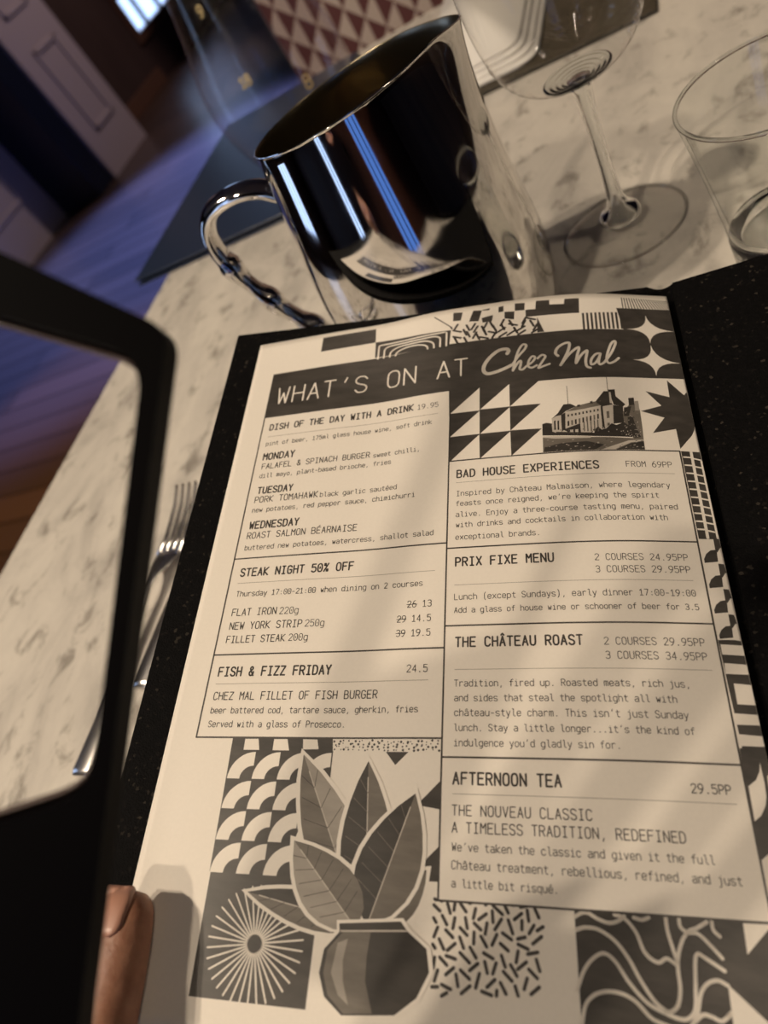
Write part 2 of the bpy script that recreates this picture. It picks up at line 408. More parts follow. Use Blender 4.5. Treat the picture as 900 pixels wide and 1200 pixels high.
# ------------------------------------------------------------------ printed page data (page coordinates x 1e4)
ART = {
'header_band': """
P D 1 - -15908,-11717 13300,-11717 13000,-14117 18000,-14117 18000,-6714 -15908,-6714
P W 2 - 15167,-13399 15264,-12919 15455,-12517 15737,-12194 16113,-11948 16581,-11781 17142,-11692 16580,-11664 16110,-11553 15731,-11359 15444,-11082 15248,-10722 15144,-10279 15115,-10726 14993,-11094 14778,-11385 14471,-11597 14071,-11731 13578,-11787 14072,-11848 14474,-11992 14784,-12219 15003,-12529 15131,-12923
P W 2 - 15142,-10152 15247,-9649 15440,-9223 15721,-8874 16092,-8603 16551,-8408 17099,-8290 16552,-8287 16093,-8194 15724,-8012 15444,-7741 15254,-7379 15153,-6928 15125,-7388 15008,-7771 14802,-8077 14507,-8306 14124,-8458 13652,-8533 14123,-8579 14506,-8714 14799,-8939 15003,-9254 15117,-9658""",
'top_pattern_strip': """
P D 1 - -11680,-15274 -6791,-15288 -6715,-13652 -11697,-13558
P D 1 - -6620,-11818 -6696,-13648 -100,-13294 -206,-11613
S W 2 75 -6346,-11617 -6346,-13051 -6336,-13088 -6307,-13121 -6263,-13148 -6207,-13165 -6146,-13171 -650,-13171 -588,-13165 -533,-13148 -488,-13121 -460,-13088 -450,-13051 -450,-11617
S W 2 75 -5826,-11617 -5826,-12471 -5791,-12601 -5692,-12718 -5537,-12811 -5342,-12870 -5126,-12891 -1670,-12891 -1454,-12870 -1259,-12811 -1104,-12718 -1004,-12601 -970,-12471 -970,-11617
S W 2 75 -5306,-11617 -5306,-11891 -5247,-12113 -5076,-12314 -4811,-12473 -4476,-12576 -4106,-12611 -2690,-12611 -2319,-12576 -1985,-12473 -1719,-12314 -1549,-12113 -1490,-11891 -1490,-11617
S W 2 75 -4786,-11617 -4786,-11717 -4720,-11907 -4531,-12078 -4236,-12214 -3865,-12301 -3453,-12331 -3342,-12331 -2931,-12301 -2559,-12214 -2265,-12078 -2075,-11907 -2010,-11717 -2010,-11617
S D 1 50 -1529,-15133 17,-13534
P D 1 - -285,-13841 16,-13582 23,-13196
P D 1 - 75,-15285 866,-15168 702,-14243 56,-14302
P D 1 - 1737,-15186 2463,-15086 2167,-13879 1395,-13984
P D 1 - 2515,-15149 3116,-15197 3063,-14987 2479,-15033
P D 1 - 2424,-14190 3362,-14365 3269,-13661 2506,-13644
P D 1 - 3819,-15195 4226,-15252 4213,-14601 3808,-14567
P D 1 - 5149,-15343 5948,-15261 5886,-14437 5124,-14487
P D 1 - 4292,-14539 5091,-14425 5017,-13524 4276,-13783
P D 1 - 6841,-15337 7895,-15288 7867,-14759 8998,-14677 9066,-15247 10200,-15238 10104,-13552 5966,-13623 5965,-14446 6752,-14403
P D 1 - 6836,-13479 7324,-11763 6790,-11776
S D 1 95 150,-13221 459,-13827
S D 1 95 116,-13194 743,-12930
S D 1 95 105,-12503 732,-12238
S D 1 95 227,-12332 474,-11698
S D 1 95 1185,-13613 1431,-12979
S D 1 95 945,-13134 1191,-12501
S D 1 95 1216,-12874 1462,-12241
S D 1 95 1006,-12236 1252,-11602
S D 1 95 1591,-13041 1900,-13647
S D 1 95 1789,-12700 2098,-13306
S D 1 95 2000,-12655 1717,-12037
S D 1 95 1992,-12463 2238,-11829
S D 1 95 2860,-13552 2577,-12934
S D 1 95 2432,-13240 2678,-12607
S D 1 95 2546,-12862 2793,-12229
S D 1 95 2293,-12062 2919,-11797
S D 1 95 3108,-13614 3355,-12980
S D 1 95 3329,-13162 3575,-12528
S D 1 95 2978,-12532 3605,-12268
S D 1 95 3263,-11779 3571,-12385
S D 1 95 4228,-13653 3945,-13034
S D 1 95 3989,-13171 4235,-12538
S D 1 95 3737,-12359 4298,-12743
S D 1 95 3823,-11786 4384,-12170
S D 1 95 4647,-13491 4893,-12857
S D 1 95 4610,-13103 5237,-12838
S D 1 95 5001,-12620 5247,-11987
S D 1 95 4452,-11857 5013,-12241
S D 1 95 5957,-13588 5674,-12970
S D 1 95 5915,-13251 5632,-12633
S D 1 95 5274,-12236 5836,-12620
S D 1 95 5302,-11772 5863,-12156
S D 1 95 6055,-13497 6681,-13232
S D 1 95 6299,-13171 6545,-12538
S D 1 95 6510,-12078 6818,-12684
S D 1 95 6375,-11809 6936,-12193
P D 1 - 10300,-13517 10465,-13523 10431,-11712 10265,-11707
P D 1 - 10618,-13528 10783,-13534 10751,-11721 10584,-11716
P D 1 - 10936,-13539 11101,-13545 11070,-11731 10904,-11726
P D 1 - 11253,-13550 11418,-13556 11389,-11740 11223,-11735
P D 1 - 11571,-13561 11736,-13567 11709,-11750 11543,-11745
P D 1 - 11889,-13572 12054,-13578 12028,-11759 11862,-11754
P D 1 - 12206,-13583 12372,-13589 12348,-11769 12182,-11764
P D 1 - 12524,-13594 12689,-13600 12667,-11778 12501,-11773
P D 1 - 12842,-13605 13007,-13611 12987,-11788 12820,-11783
P D 1 - 13160,-13616 13325,-13622 13306,-11797 13140,-11792
S D 1 42 13536,-15312 13531,-13699
S D 1 42 13726,-15304 13785,-13684
S D 1 42 13916,-15296 14039,-13668
S D 1 42 14106,-15287 14292,-13653
S D 1 42 14296,-15279 14546,-13637
S D 1 42 14486,-15271 14800,-13622
S D 1 42 14676,-15262 15054,-13606
S D 1 42 14865,-15254 15307,-13591
S D 1 42 15055,-15246 15561,-13575
S D 1 42 15245,-15237 15815,-13560
S D 1 42 15435,-15229 16069,-13544
S D 1 42 15625,-15221 16323,-13529
S D 1 42 15815,-15212 16576,-13514
S D 1 42 16005,-15204 16830,-13498
S D 1 42 16195,-15196 17084,-13483
S D 1 42 16385,-15187 17111,-13877
S D 1 42 16575,-15179 17119,-14254
S D 1 42 16765,-15171 17128,-14588
S D 1 42 16954,-15162 17136,-14886
S D 1 42 17144,-15154 17144,-15154""",
'triangle_tile': """
P D 1 - -138,-6740 3405,-6749 6709,-6783 4478,-4516 6700,-4509 4469,-2280 6674,-2213 4481,-21 2241,2 62,18
P W 2 - 2237,-6686 2230,-4449 14,-4425
P W 2 - 4483,-6721 4465,-4517 2269,-4526
P W 2 - 2230,-4400 2224,-2245 31,-2202
P W 2 - 4464,-4452 4444,-2252 2261,-2240
P W 2 - 2198,-2185 2229,1 75,35
P W 2 - 4442,-2189 4458,-24 2265,-25""",
'mansion_picture': """
P 2 1 - 6697,-1393 9949,-1194 13503,-1023 13483,-71 6657,-75
P 4 2 - 6702,-1492 9953,-1237 9942,-1107 7605,-1210 6695,-1361
P 1 2 - 6806,-523 8000,-786 9671,-840 10798,-496 10186,-90 6701,-104
P 4 2 - 10595,-77 12485,-844 13493,-947 13480,-839 12633,-686 11411,-40
P 1 2 - 11577,-60 12625,-621 13490,-786 13486,-92
P 1 2 - 6722,-2593 7002,-2676 7385,-2582 7387,-1857 7635,-1723 7621,-1483 6688,-1559
P 4 1 - 7410,-3031 8080,-3422 8431,-3527 9736,-3770 10918,-4064 10886,-1881 9982,-1584 7383,-1780
P 1 2 - 7364,-2979 7869,-3499 8306,-4265 8784,-4279 9154,-4017 8393,-3599 8072,-3286 7723,-3228
P 2 2 - 8389,-3542 9154,-4017 10299,-4352 10929,-4469 10913,-4018 9735,-3747
P 1 3 - 9248,-4125 9467,-4167 9452,-3972 9252,-3940
P 1 3 - 10175,-4416 10350,-4442 10347,-4211 10156,-4185
P 1 3 - 10640,-4513 10834,-4565 10846,-4216 10629,-4188
P 1 2 - 10561,-4399 11208,-5343 11529,-5339 11603,-4320 11751,-4088 10946,-3903
P 1 2 - 11544,-5493 12009,-5529 11999,-4669 11533,-4669
P 4 3 - 11565,-5256 11695,-5255 11694,-4203 11540,-4204
P 1 2 - 11675,-4703 12003,-4868 12611,-4099 12417,-3899 11799,-4053
P 4 2 - 10946,-3903 11750,-4076 11623,-2312 11188,-1985 10911,-1881
P 1 2 - 11745,-4030 12420,-3922 12343,-2428 11615,-2313
P 2 3 - 11227,-3440 11417,-3471 11389,-2839 11194,-2830
P 2 3 - 11186,-2395 11356,-2415 11354,-2226 11176,-2118
P 1 3 - 10862,-3928 11007,-3924 10988,-1901 10815,-1839
P 1 3 - 8072,-3286 8379,-3509 8295,-1964 8040,-1831
P 1 3 - 8519,-3296 8632,-3309 8626,-3105 8514,-3092
P 1 3 - 8479,-2690 8600,-2713 8587,-2278 8466,-2244
P 1 3 - 8779,-3338 8892,-3351 8886,-3148 8774,-3134
P 2 3 - 8738,-2749 8859,-2773 8845,-2337 8724,-2302
P 1 3 - 9039,-3382 9152,-3396 9145,-3192 9033,-3178
P 1 3 - 8998,-2809 9119,-2834 9104,-2398 8983,-2362
P 1 3 - 9299,-3427 9412,-3442 9405,-3238 9293,-3223
P 2 3 - 9258,-2871 9379,-2896 9362,-2460 9241,-2424
P 1 3 - 9559,-3475 9672,-3490 9664,-3286 9552,-3270
P 1 3 - 9517,-2934 9638,-2961 9621,-2524 9500,-2487
P 1 3 - 9819,-3524 9932,-3540 9924,-3336 9812,-3319
P 2 3 - 9777,-3000 9899,-3027 9880,-2590 9758,-2552
P 1 3 - 10080,-3575 10192,-3592 10184,-3388 10071,-3370
P 1 3 - 10038,-3067 10159,-3096 10139,-2658 10017,-2619
P 1 3 - 10340,-3628 10453,-3647 10444,-3442 10331,-3423
P 2 3 - 10298,-3137 10420,-3166 10398,-2728 10277,-2688
P 1 3 - 10601,-3683 10714,-3703 10704,-3497 10592,-3478
P 1 3 - 10559,-3208 10681,-3238 10658,-2799 10536,-2758
P 2 3 - 9553,-2514 9638,-2531 9624,-1713 9538,-1685
P 2 3 - 9793,-2563 9879,-2580 9857,-1700 9771,-1672
P 2 3 - 10034,-2613 10120,-2631 10091,-1689 10005,-1660
P 2 3 - 10275,-2665 10361,-2683 10324,-1679 10238,-1650
P 2 3 - 10516,-2718 10602,-2737 10557,-1671 10471,-1641
P 1 3 - 7543,-2792 7666,-2848 7634,-2000 7521,-1966
P 1 3 - 7782,-2769 7906,-2825 7871,-1979 7758,-1944
P 1 3 - 8158,-1954 9335,-2439 9332,-1621 8479,-1684
P 4 4 - 8621,-1915 8833,-1920 8815,-1679 8606,-1696
P 4 4 - 8958,-1911 9169,-1917 9150,-1655 8941,-1670
P 1 3 - 10247,-1759 10530,-2112 10752,-1797 11099,-1921 11477,-2358 11797,-2201 12331,-2472 12785,-2016 13016,-1127 10203,-1248
P 2 2 - 12341,-3349 12846,-4048 13381,-4206 13568,-3614 13545,-2040 13500,-1001 12836,-1013 12448,-2008 12311,-2449
P 1 3 - 12877,-4710 13273,-4761 13246,-4085 12843,-4025
P 1 3 - 12476,-3808 13005,-3938 12730,-3018 12389,-3011
P 3 3 - 13276,-4411 13541,-4467 13543,-3556 13217,-3545
P 1 3 - 12632,-2903 12986,-3026 13123,-2026 13353,-1159 12929,-1092 12604,-1901
P 1 3 - 7639,-1800 10313,-1548 10286,-1244 7621,-1483
S 4 4 28 12568,-3319 12513,-3282
S 3 4 28 12620,-3371 12637,-3408
S 3 4 28 12270,-1509 12314,-1527
S 1 4 28 12640,-2498 12598,-2508
S 1 4 28 13151,-2473 13162,-2567
S 1 4 28 12700,-2895 12744,-2913
S 3 4 28 12688,-2700 12686,-2601
S 4 4 28 12714,-1366 12765,-1324
S 3 4 28 12390,-2547 12338,-2471
S 3 4 28 13332,-1330 13302,-1335
S 4 4 28 12919,-2965 12969,-3000
S 3 4 28 12808,-2302 12874,-2270
S 1 4 28 12266,-1362 12311,-1408
S 4 4 28 13293,-1454 13311,-1441
S 1 4 28 13139,-1317 13190,-1376
S 3 4 28 12480,-2030 12415,-1967
S 4 4 28 13198,-1433 13120,-1342
S 4 4 28 12487,-2034 12529,-2040
S 1 4 28 13108,-3421 13148,-3501
S 1 4 28 13088,-2872 13028,-2955
S 3 4 28 13311,-1374 13354,-1311
S 3 4 28 12407,-2183 12352,-2087
S 3 4 28 12734,-1692 12681,-1767
S 4 4 28 12992,-1409 13070,-1428
S 4 4 28 13228,-2437 13293,-2500
S 3 4 28 12605,-1511 12546,-1498
S 4 4 28 12872,-3088 12818,-3087
S 1 4 28 12728,-2194 12771,-2293
S 3 4 28 12693,-2186 12734,-2166
S 3 4 28 12972,-2250 13028,-2280
S 4 4 28 13148,-1185 13083,-1270
S 4 4 28 13384,-1658 13345,-1584
S 3 4 28 13277,-2046 13266,-2095
S 3 4 28 12935,-1178 12890,-1258
S 1 4 28 12413,-1570 12371,-1483
S 4 4 28 12484,-1606 12511,-1686
S 1 4 28 12704,-1285 12682,-1309
S 4 4 28 12432,-1400 12351,-1311
S 1 4 28 13278,-1611 13225,-1593
S 1 4 28 12918,-2125 12946,-2032
S 4 4 28 12419,-1933 12483,-1989
S 4 4 28 13263,-1936 13247,-1915
S 3 4 28 13390,-1840 13364,-1790
S 3 4 28 12983,-2229 13046,-2251
S 3 4 28 12733,-1557 12722,-1539
S 3 4 28 12525,-1370 12551,-1348
S 4 4 28 12653,-1250 12581,-1246
S 4 4 28 12767,-1221 12827,-1202
S 3 4 28 12815,-3256 12809,-3227
S 1 4 28 12886,-2055 12839,-2105
S 1 4 28 12572,-1255 12555,-1239
S 4 4 28 13039,-1806 13002,-1800
S 1 4 28 12615,-3238 12694,-3325
S 4 4 28 12554,-1413 12514,-1336
S 4 4 28 13136,-1767 13132,-1840
S 3 4 28 13328,-3297 13352,-3253
S 1 4 28 13010,-2294 12971,-2333
S 2 4 25 10157,-616 10275,-644
S 4 4 25 12562,-713 12682,-748
S 4 4 25 10357,-683 10475,-711
S 4 4 25 8989,-669 9107,-694
S 1 4 25 13253,-709 13373,-745
S 1 4 25 8800,-273 8917,-297
S 1 4 25 7833,-288 7951,-310
S 4 4 25 8346,-547 8464,-570
S 4 4 25 12767,-437 12887,-472
S 4 4 25 13305,-277 13424,-312
S 2 4 25 9056,-884 9174,-909
S 3 4 25 7521,-547 7639,-570
S 4 4 25 8818,-417 8935,-440
S 2 4 25 10791,-941 10909,-971
S 3 4 25 8480,-227 8598,-251
S 3 4 25 11946,-481 12065,-513
S 2 4 25 12140,-883 12259,-917
S 1 4 25 12610,-80 12729,-114
S 3 4 25 10774,-443 10892,-472
S 1 4 25 12923,-802 13043,-838
S 2 4 25 10080,-447 10198,-474
S 3 4 25 7066,-529 7186,-551
S 3 4 25 11882,-46 12001,-78
S 1 4 25 7563,-178 7681,-200
S 3 4 25 7307,-970 7427,-992
S 1 4 25 10937,-957 11056,-987
S 2 4 25 6876,-525 6996,-546
S 3 4 25 9155,-147 9273,-172
S 4 4 25 12172,-664 12291,-698
S 2 4 25 10965,-565 11083,-594
S 3 4 25 9489,-42 9606,-68
S 2 4 25 10505,-698 10624,-727
S 2 4 25 11432,-523 11550,-554
S 4 4 25 8238,-632 8356,-655
S 4 4 25 12934,-702 13054,-738
S 4 4 25 12974,-44 13093,-79
S 3 4 25 8924,-436 9042,-460
S 4 4 25 8691,-999 8810,-1023
S 2 4 25 8571,-802 8690,-826
S 2 4 25 10848,-658 10966,-688
S 3 4 25 10858,-265 10976,-294
S 4 4 25 11154,-68 11272,-99
S 1 4 25 11798,-310 11917,-343
S 2 4 25 9768,-12 9885,-39
S 1 4 25 7436,-657 7555,-679
S 3 4 25 7545,-187 7663,-209
S 2 4 25 12488,-381 12608,-415
S 2 4 25 12795,-902 12915,-938
S 2 4 25 12664,-218 12783,-252
S 3 4 25 11267,-702 11386,-732
S 3 4 25 10927,-228 11045,-258
S 2 4 25 13306,-829 13426,-865
S 2 4 25 7171,-1161 7291,-1183
S 1 4 25 11245,21 11362,-9
S 4 4 25 11245,-703 11364,-734
S 2 4 25 7526,-978 7646,-1000
S 4 4 25 9388,-425 9506,-451
S 4 4 25 10373,-622 10491,-650
S 1 4 25 12268,-199 12386,-233
S 3 4 25 8025,-773 8144,-795
S 2 4 25 8386,-523 8504,-547
S 4 4 25 12933,-295 13053,-330
S 2 4 25 9194,-329 9312,-354
S 2 4 25 8088,-778 8207,-800
S 3 4 25 6979,-1113 7098,-1134
S 4 4 25 12186,-226 12305,-259
S 4 4 25 12914,-19 13033,-54
S 4 4 25 7870,-136 7988,-158
S 2 4 25 9163,-1048 9282,-1073
S 4 4 25 9735,-263 9853,-289
S 1 4 30 8695,-1856 8750,-1918
S 1 4 30 11764,-1630 11821,-1696
S 2 4 30 8544,-1680 8599,-1741
S 1 4 30 10421,-1495 10477,-1559
S 1 4 30 9474,-1866 9530,-1929
S 2 4 30 10556,-1879 10612,-1943
S 2 4 30 8776,-1579 8830,-1641
S 2 4 30 8506,-1861 8561,-1923
S 1 4 30 8905,-1836 8960,-1898
S 1 4 30 10194,-1740 10249,-1803
S 1 4 30 9945,-1447 10000,-1510
S 1 4 30 11704,-1555 11761,-1621
S 1 4 30 8369,-1631 8423,-1692
S 1 4 30 10171,-1754 10226,-1817
S 1 4 30 10956,-1925 11013,-1990
S 1 4 30 10198,-1807 10254,-1871
S 2 4 30 9047,-1465 9102,-1527
S 2 4 30 8678,-1763 8732,-1825
S 1 4 30 10107,-1489 10162,-1552
S 4 4 30 11748,-1758 11804,-1823
S 2 4 30 7937,-1909 7992,-1970
S 1 4 30 8057,-1841 8112,-1902
S 1 4 30 11322,-1432 11378,-1497
S 1 4 30 8996,-1493 9051,-1555
S 1 4 30 11439,-1816 11496,-1881
S 1 4 30 12267,-1943 12324,-2010
S 4 4 30 12038,-1606 12095,-1672
S 2 4 30 8020,-1784 8075,-1846
S 1 4 30 10734,-1547 10790,-1611
S 4 4 30 10868,-1916 10924,-1981
S 2 4 30 12048,-1363 12105,-1429
S 1 4 30 10040,-1550 10096,-1613
S 1 4 30 10402,-1895 10458,-1959
S 1 4 30 10474,-1967 10530,-2031
S 4 4 30 11189,-1593 11245,-1658
S 1 4 30 11215,-1562 11272,-1626
S 1 4 30 10097,-1632 10153,-1695
S 4 4 30 12176,-1651 12234,-1718
S 1 4 30 12225,-1568 12282,-1634
S 1 4 30 10346,-1599 10402,-1663
S 2 4 22 8639,-6006 8625,-4235
S 2 4 22 11534,-6755 11510,-5315""",
'starburst_tile': """
P D 1 - 15846,-6532 16847,-5135 17086,-5414 17203,-2215 16803,-1400 15847,-204 15816,-1953 14197,-1545 15175,-2960 13628,-3510 15123,-4065 14184,-5412 15796,-4902""",
'side_pattern_strip': """
P D 1 - 15857,-17 17085,43 17074,6931 15890,6930
S W 2 95 16509,12 16448,6833
S W 2 60 17048,710 17038,6849
S W 2 60 15967,489 16493,522
S W 2 60 16547,593 17046,722
S W 2 60 15966,1163 16488,1196
S W 2 60 16542,1266 17037,1394
S W 2 60 15966,1827 16484,1860
S W 2 60 16537,1928 17027,2054
S W 2 60 15966,2481 16479,2513
S W 2 60 16532,2581 17019,2705
S W 2 60 15966,3125 16475,3157
S W 2 60 16527,3223 17010,3346
S W 2 60 15966,3759 16471,3791
S W 2 60 16522,3856 17001,3977
S W 2 60 15965,4384 16466,4415
S W 2 60 16518,4480 16993,4599
S W 2 60 15965,5000 16462,5030
S W 2 60 16513,5094 16984,5212
S W 2 60 15965,5606 16458,5637
S W 2 60 16509,5699 16976,5815
S W 2 60 15965,6204 16454,6234
S W 2 60 16504,6296 16968,6410
P D 1 - 15955,8631 15957,8372 16147,7996 16446,7736 16822,7676 16762,8531
P D 1 - 16762,6856 17097,6899 17170,7534 17067,7537 16837,7878 16742,7698
P D 1 - 15956,10359 15957,10111 16143,9751 16435,9502 16802,9444 16744,10262
P D 1 - 16743,8661 17070,8702 17141,9309 17041,9311 16816,9637 16723,9465
P D 1 - 15956,12012 15958,11775 16139,11430 16425,11191 16783,11135 16726,11919
P D 1 - 16725,10386 17044,10425 17114,11005 17017,11008 16797,11320 16706,11156
P D 1 - 15956,13597 15958,13370 16135,13039 16414,12809 16764,12755 16709,13505
P D 1 - 16708,12037 17020,12074 17088,12630 16993,12632 16778,12932 16689,12775
P D 1 - 15838,13670 16718,13645 17096,13703 17126,19763 15982,19809
P W 2 - 15924,13928 17143,13978 17122,14593 15914,14545
P W 2 - 15930,15051 17147,15121 17145,15700 15891,15683
P W 2 - 16215,16220 17160,16294 17131,17422 16194,17393
P W 2 - 15929,17893 17147,17949 17138,18514 15930,18506
P W 2 - 15920,19012 17148,19084 17140,19631 15931,19628
P D 1 - 15838,19756 17138,19572 17137,21538 17148,24395 17098,27590 15604,27687 15823,20626
P W 2 - 16720,20442 16610,20890 16355,21323 15913,21660 15885,23314 16247,23043 16562,22547 16681,22136 16738,21473
P W 2 - 15844,25069 16384,24664 16988,25449 16985,27439 15987,27573 15757,26961
P W 2 - 16935,21130 17199,20865 17194,22030 16823,22615""",
'squiggle_tile': """
P D 1 - 6764,27731 18000,27731 18000,34000 6764,34000
C W 2 85 6705,28074 7097,27857 7420,27837 7827,28051 8342,28189 8772,28086 9087,27876
C W 2 85 8641,27828 9098,27970 9558,28503 9873,29306 10385,29645 10811,29463 11185,29658
C W 2 85 9524,27896 9879,27968 10205,27853
C W 2 85 6721,28598 7264,28449 7891,28521 8582,28940 9124,29630 9541,30396 10045,31132 10488,31476
C W 2 85 6646,31061 7018,30235 7475,29705 8014,29456 8499,29765 9026,30524 9737,31242 10477,31560 11034,31722 11424,31689 11769,31330 11923,30473 12055,29507 12206,29185 12487,29299 13299,29767
C W 2 85 6733,32591 6958,31642 7350,31179 7977,30955 8676,30985 9244,31240 9773,31744 10138,31921 10695,32079
C W 2 85 10987,27803 11007,28406 11223,29389 11278,29563
C W 2 85 10532,31514 10760,31478 11059,31220 11245,30611 11265,29652 11492,28921 11882,28348 12374,28131 12824,27870
C W 2 85 11583,27811 11607,28135 11882,28348 12337,28363 12780,28742 13286,29286
C W 2 85 13056,27827 13078,28176 13320,28416
C W 2 85 11470,32014 11840,31490 12109,30714 12469,30303 12936,30156 13346,30322
C W 2 85 11477,31972 12028,31516 12410,31526 12866,31653 13307,31330
P W 2 - 14460,27810 15768,27779 14418,29056
P W 2 - 13346,30322 13437,30358 14819,31575 15444,32318 13279,32503""",
'dash_tile': """
S D 1 85 -211,27944 112,28195
S D 1 85 495,27835 644,28263
S D 1 85 898,27675 827,28118
S D 1 85 1157,27796 1446,28147
S D 1 85 1466,27676 1659,27766
S D 1 85 1929,27984 1815,28422
S D 1 85 2081,28452 2462,28184
S D 1 85 2766,28033 2798,28524
S D 1 85 2807,27798 3269,28154
S D 1 85 3354,27699 3556,28071
S D 1 85 2427,27788 2580,27665
S D 1 85 234,28388 476,28771
S D 1 85 879,28448 787,28915
S D 1 85 1417,28414 1512,28868
S D 1 85 1853,28617 2193,28888
S D 1 85 2496,28576 2402,29055
S D 1 85 3213,28367 2883,28830
S D 1 85 3548,28378 3756,28945
S D 1 85 3847,28340 4212,28056
S D 1 85 4492,27895 4548,28360
S D 1 85 4866,27807 5047,28187
S D 1 85 4217,28356 4203,28743
S D 1 85 4798,28525 4549,28892
S D 1 85 -208,28516 -69,28707
S D 1 85 15,28913 -166,29337
S D 1 85 427,29004 793,29305
S D 1 85 1146,28859 1498,29161
S D 1 85 1853,29008 1831,29504
S D 1 85 2192,29159 2473,29586
S D 1 85 2977,29029 2733,29492
S D 1 85 3253,28947 3690,29204
S D 1 85 3985,29153 4353,29052
S D 1 85 5140,28979 4706,29305
S D 1 85 4934,28740 5233,28561
S D 1 85 106,29416 347,29837
S D 1 85 523,29869 911,29555
S D 1 85 1135,29269 1329,29717
S D 1 85 1652,29663 1951,30083
S D 1 85 3141,29400 3517,29676
S D 1 85 4000,29373 4480,29546
S D 1 85 4443,29747 4929,29638
S D 1 85 3991,29655 3882,30128
S D 1 85 -217,29665 -90,29817
S D 1 85 -101,30200 -162,30646
S D 1 85 150,30182 513,30483
S D 1 85 467,30096 936,30201
S D 1 85 1158,29920 1632,30312
S D 1 85 2322,29849 2778,30054
S D 1 85 3183,29888 3356,30351
S D 1 85 1634,30622 2040,30307
S D 1 85 2372,30208 2493,30662
S D 1 85 2922,30217 2755,30672
S D 1 85 3612,30240 3909,30675
S D 1 85 3946,30399 4373,30073
S D 1 85 4470,30359 4860,30692
S D 1 85 4844,29934 4987,30393
S D 1 85 67,30722 -92,31186
S D 1 85 469,30878 852,30570
S D 1 85 968,30821 1071,31303
S D 1 85 1189,30637 1635,30972
S D 1 85 2112,30709 1929,31295
S D 1 85 2473,31227 2853,30896
S D 1 85 3265,30542 3666,30893
S D 1 85 4384,30728 4226,31171
S D 1 85 -212,31423 86,31399
S D 1 85 270,31293 719,31452
S D 1 85 1236,31579 1658,31244
S D 1 85 2219,31410 2686,31533
S D 1 85 3112,30996 3368,31418
S D 1 85 3804,31074 3934,31449
S D 1 85 4536,31341 4935,31032
S D 1 85 282,31747 538,31606
S D 1 85 2941,31322 2916,31532
S D 1 85 -180,27670 -99,27713
S D 1 85 178,27751 295,27676
S D 1 85 3731,27690 3805,27726
S D 1 85 4162,27784 4462,27713""",
'sunburst_tile': """
P D 1 - -13138,27033 -6480,26972 -6607,32884 -13099,32851
S W 2 44 -9400,30325 -7125,30451
S W 2 44 -9411,30403 -7199,30945
S W 2 44 -9437,30478 -7362,31418
S W 2 44 -9477,30548 -7609,31852
S W 2 44 -9528,30608 -7932,32234
S W 2 44 -9590,30659 -8320,32550
S W 2 44 -9660,30697 -8759,32789
S W 2 44 -9735,30721 -9234,32943
S W 2 44 -9814,30732 -9730,33008
S W 2 44 -9894,30727 -10229,32980
S W 2 44 -9971,30708 -10715,32861
S W 2 44 -10043,30675 -11170,32655
S W 2 44 -10109,30630 -11580,32369
S W 2 44 -10164,30573 -11930,32012
S W 2 44 -10209,30507 -12209,31597
S W 2 44 -10240,30434 -12407,31138
S W 2 44 -10258,30356 -12517,30650
S W 2 44 -10261,30277 -12535,30150
S W 2 44 -10249,30198 -12462,29656
S W 2 44 -10223,30123 -12298,29183
S W 2 44 -10184,30054 -12051,28749
S W 2 44 -10132,29993 -11728,28367
S W 2 44 -10071,29943 -11341,28051
S W 2 44 -10001,29905 -10902,27812
S W 2 44 -9925,29880 -10426,27658
S W 2 44 -9846,29870 -9930,27593
S W 2 44 -9767,29874 -9431,27621
S W 2 44 -9689,29893 -8945,27740
S W 2 44 -9617,29926 -8490,27946
S W 2 44 -9552,29971 -8080,28232
S W 2 44 -9496,30028 -7730,28589
S W 2 44 -9451,30094 -7451,29004
S W 2 44 -9420,30167 -7254,29463
S W 2 44 -9403,30245 -7144,29951
P W 2 - -9370,30301 -9382,30403 -9416,30500 -9471,30587 -9543,30660 -9631,30715 -9728,30749 -9830,30761 -9933,30749 -10030,30715 -10117,30660 -10190,30587 -10245,30500 -10279,30403 -10290,30301 -10279,30198 -10245,30101 -10190,30014 -10117,29941 -10030,29886 -9933,29852 -9830,29841 -9728,29852 -9631,29886 -9543,29941 -9471,30014 -9416,30101 -9382,30198
P D 3 - -9419,30301 -9430,30392 -9460,30479 -9509,30557 -9574,30622 -9652,30671 -9739,30701 -9830,30711 -9922,30701 -10008,30671 -10086,30622 -10151,30557 -10200,30479 -10231,30392 -10241,30301 -10231,30209 -10200,30122 -10151,30045 -10086,29980 -10008,29931 -9922,29900 -9830,29890 -9739,29900 -9652,29931 -9574,29980 -9509,30045 -9460,30122 -9430,30209""",
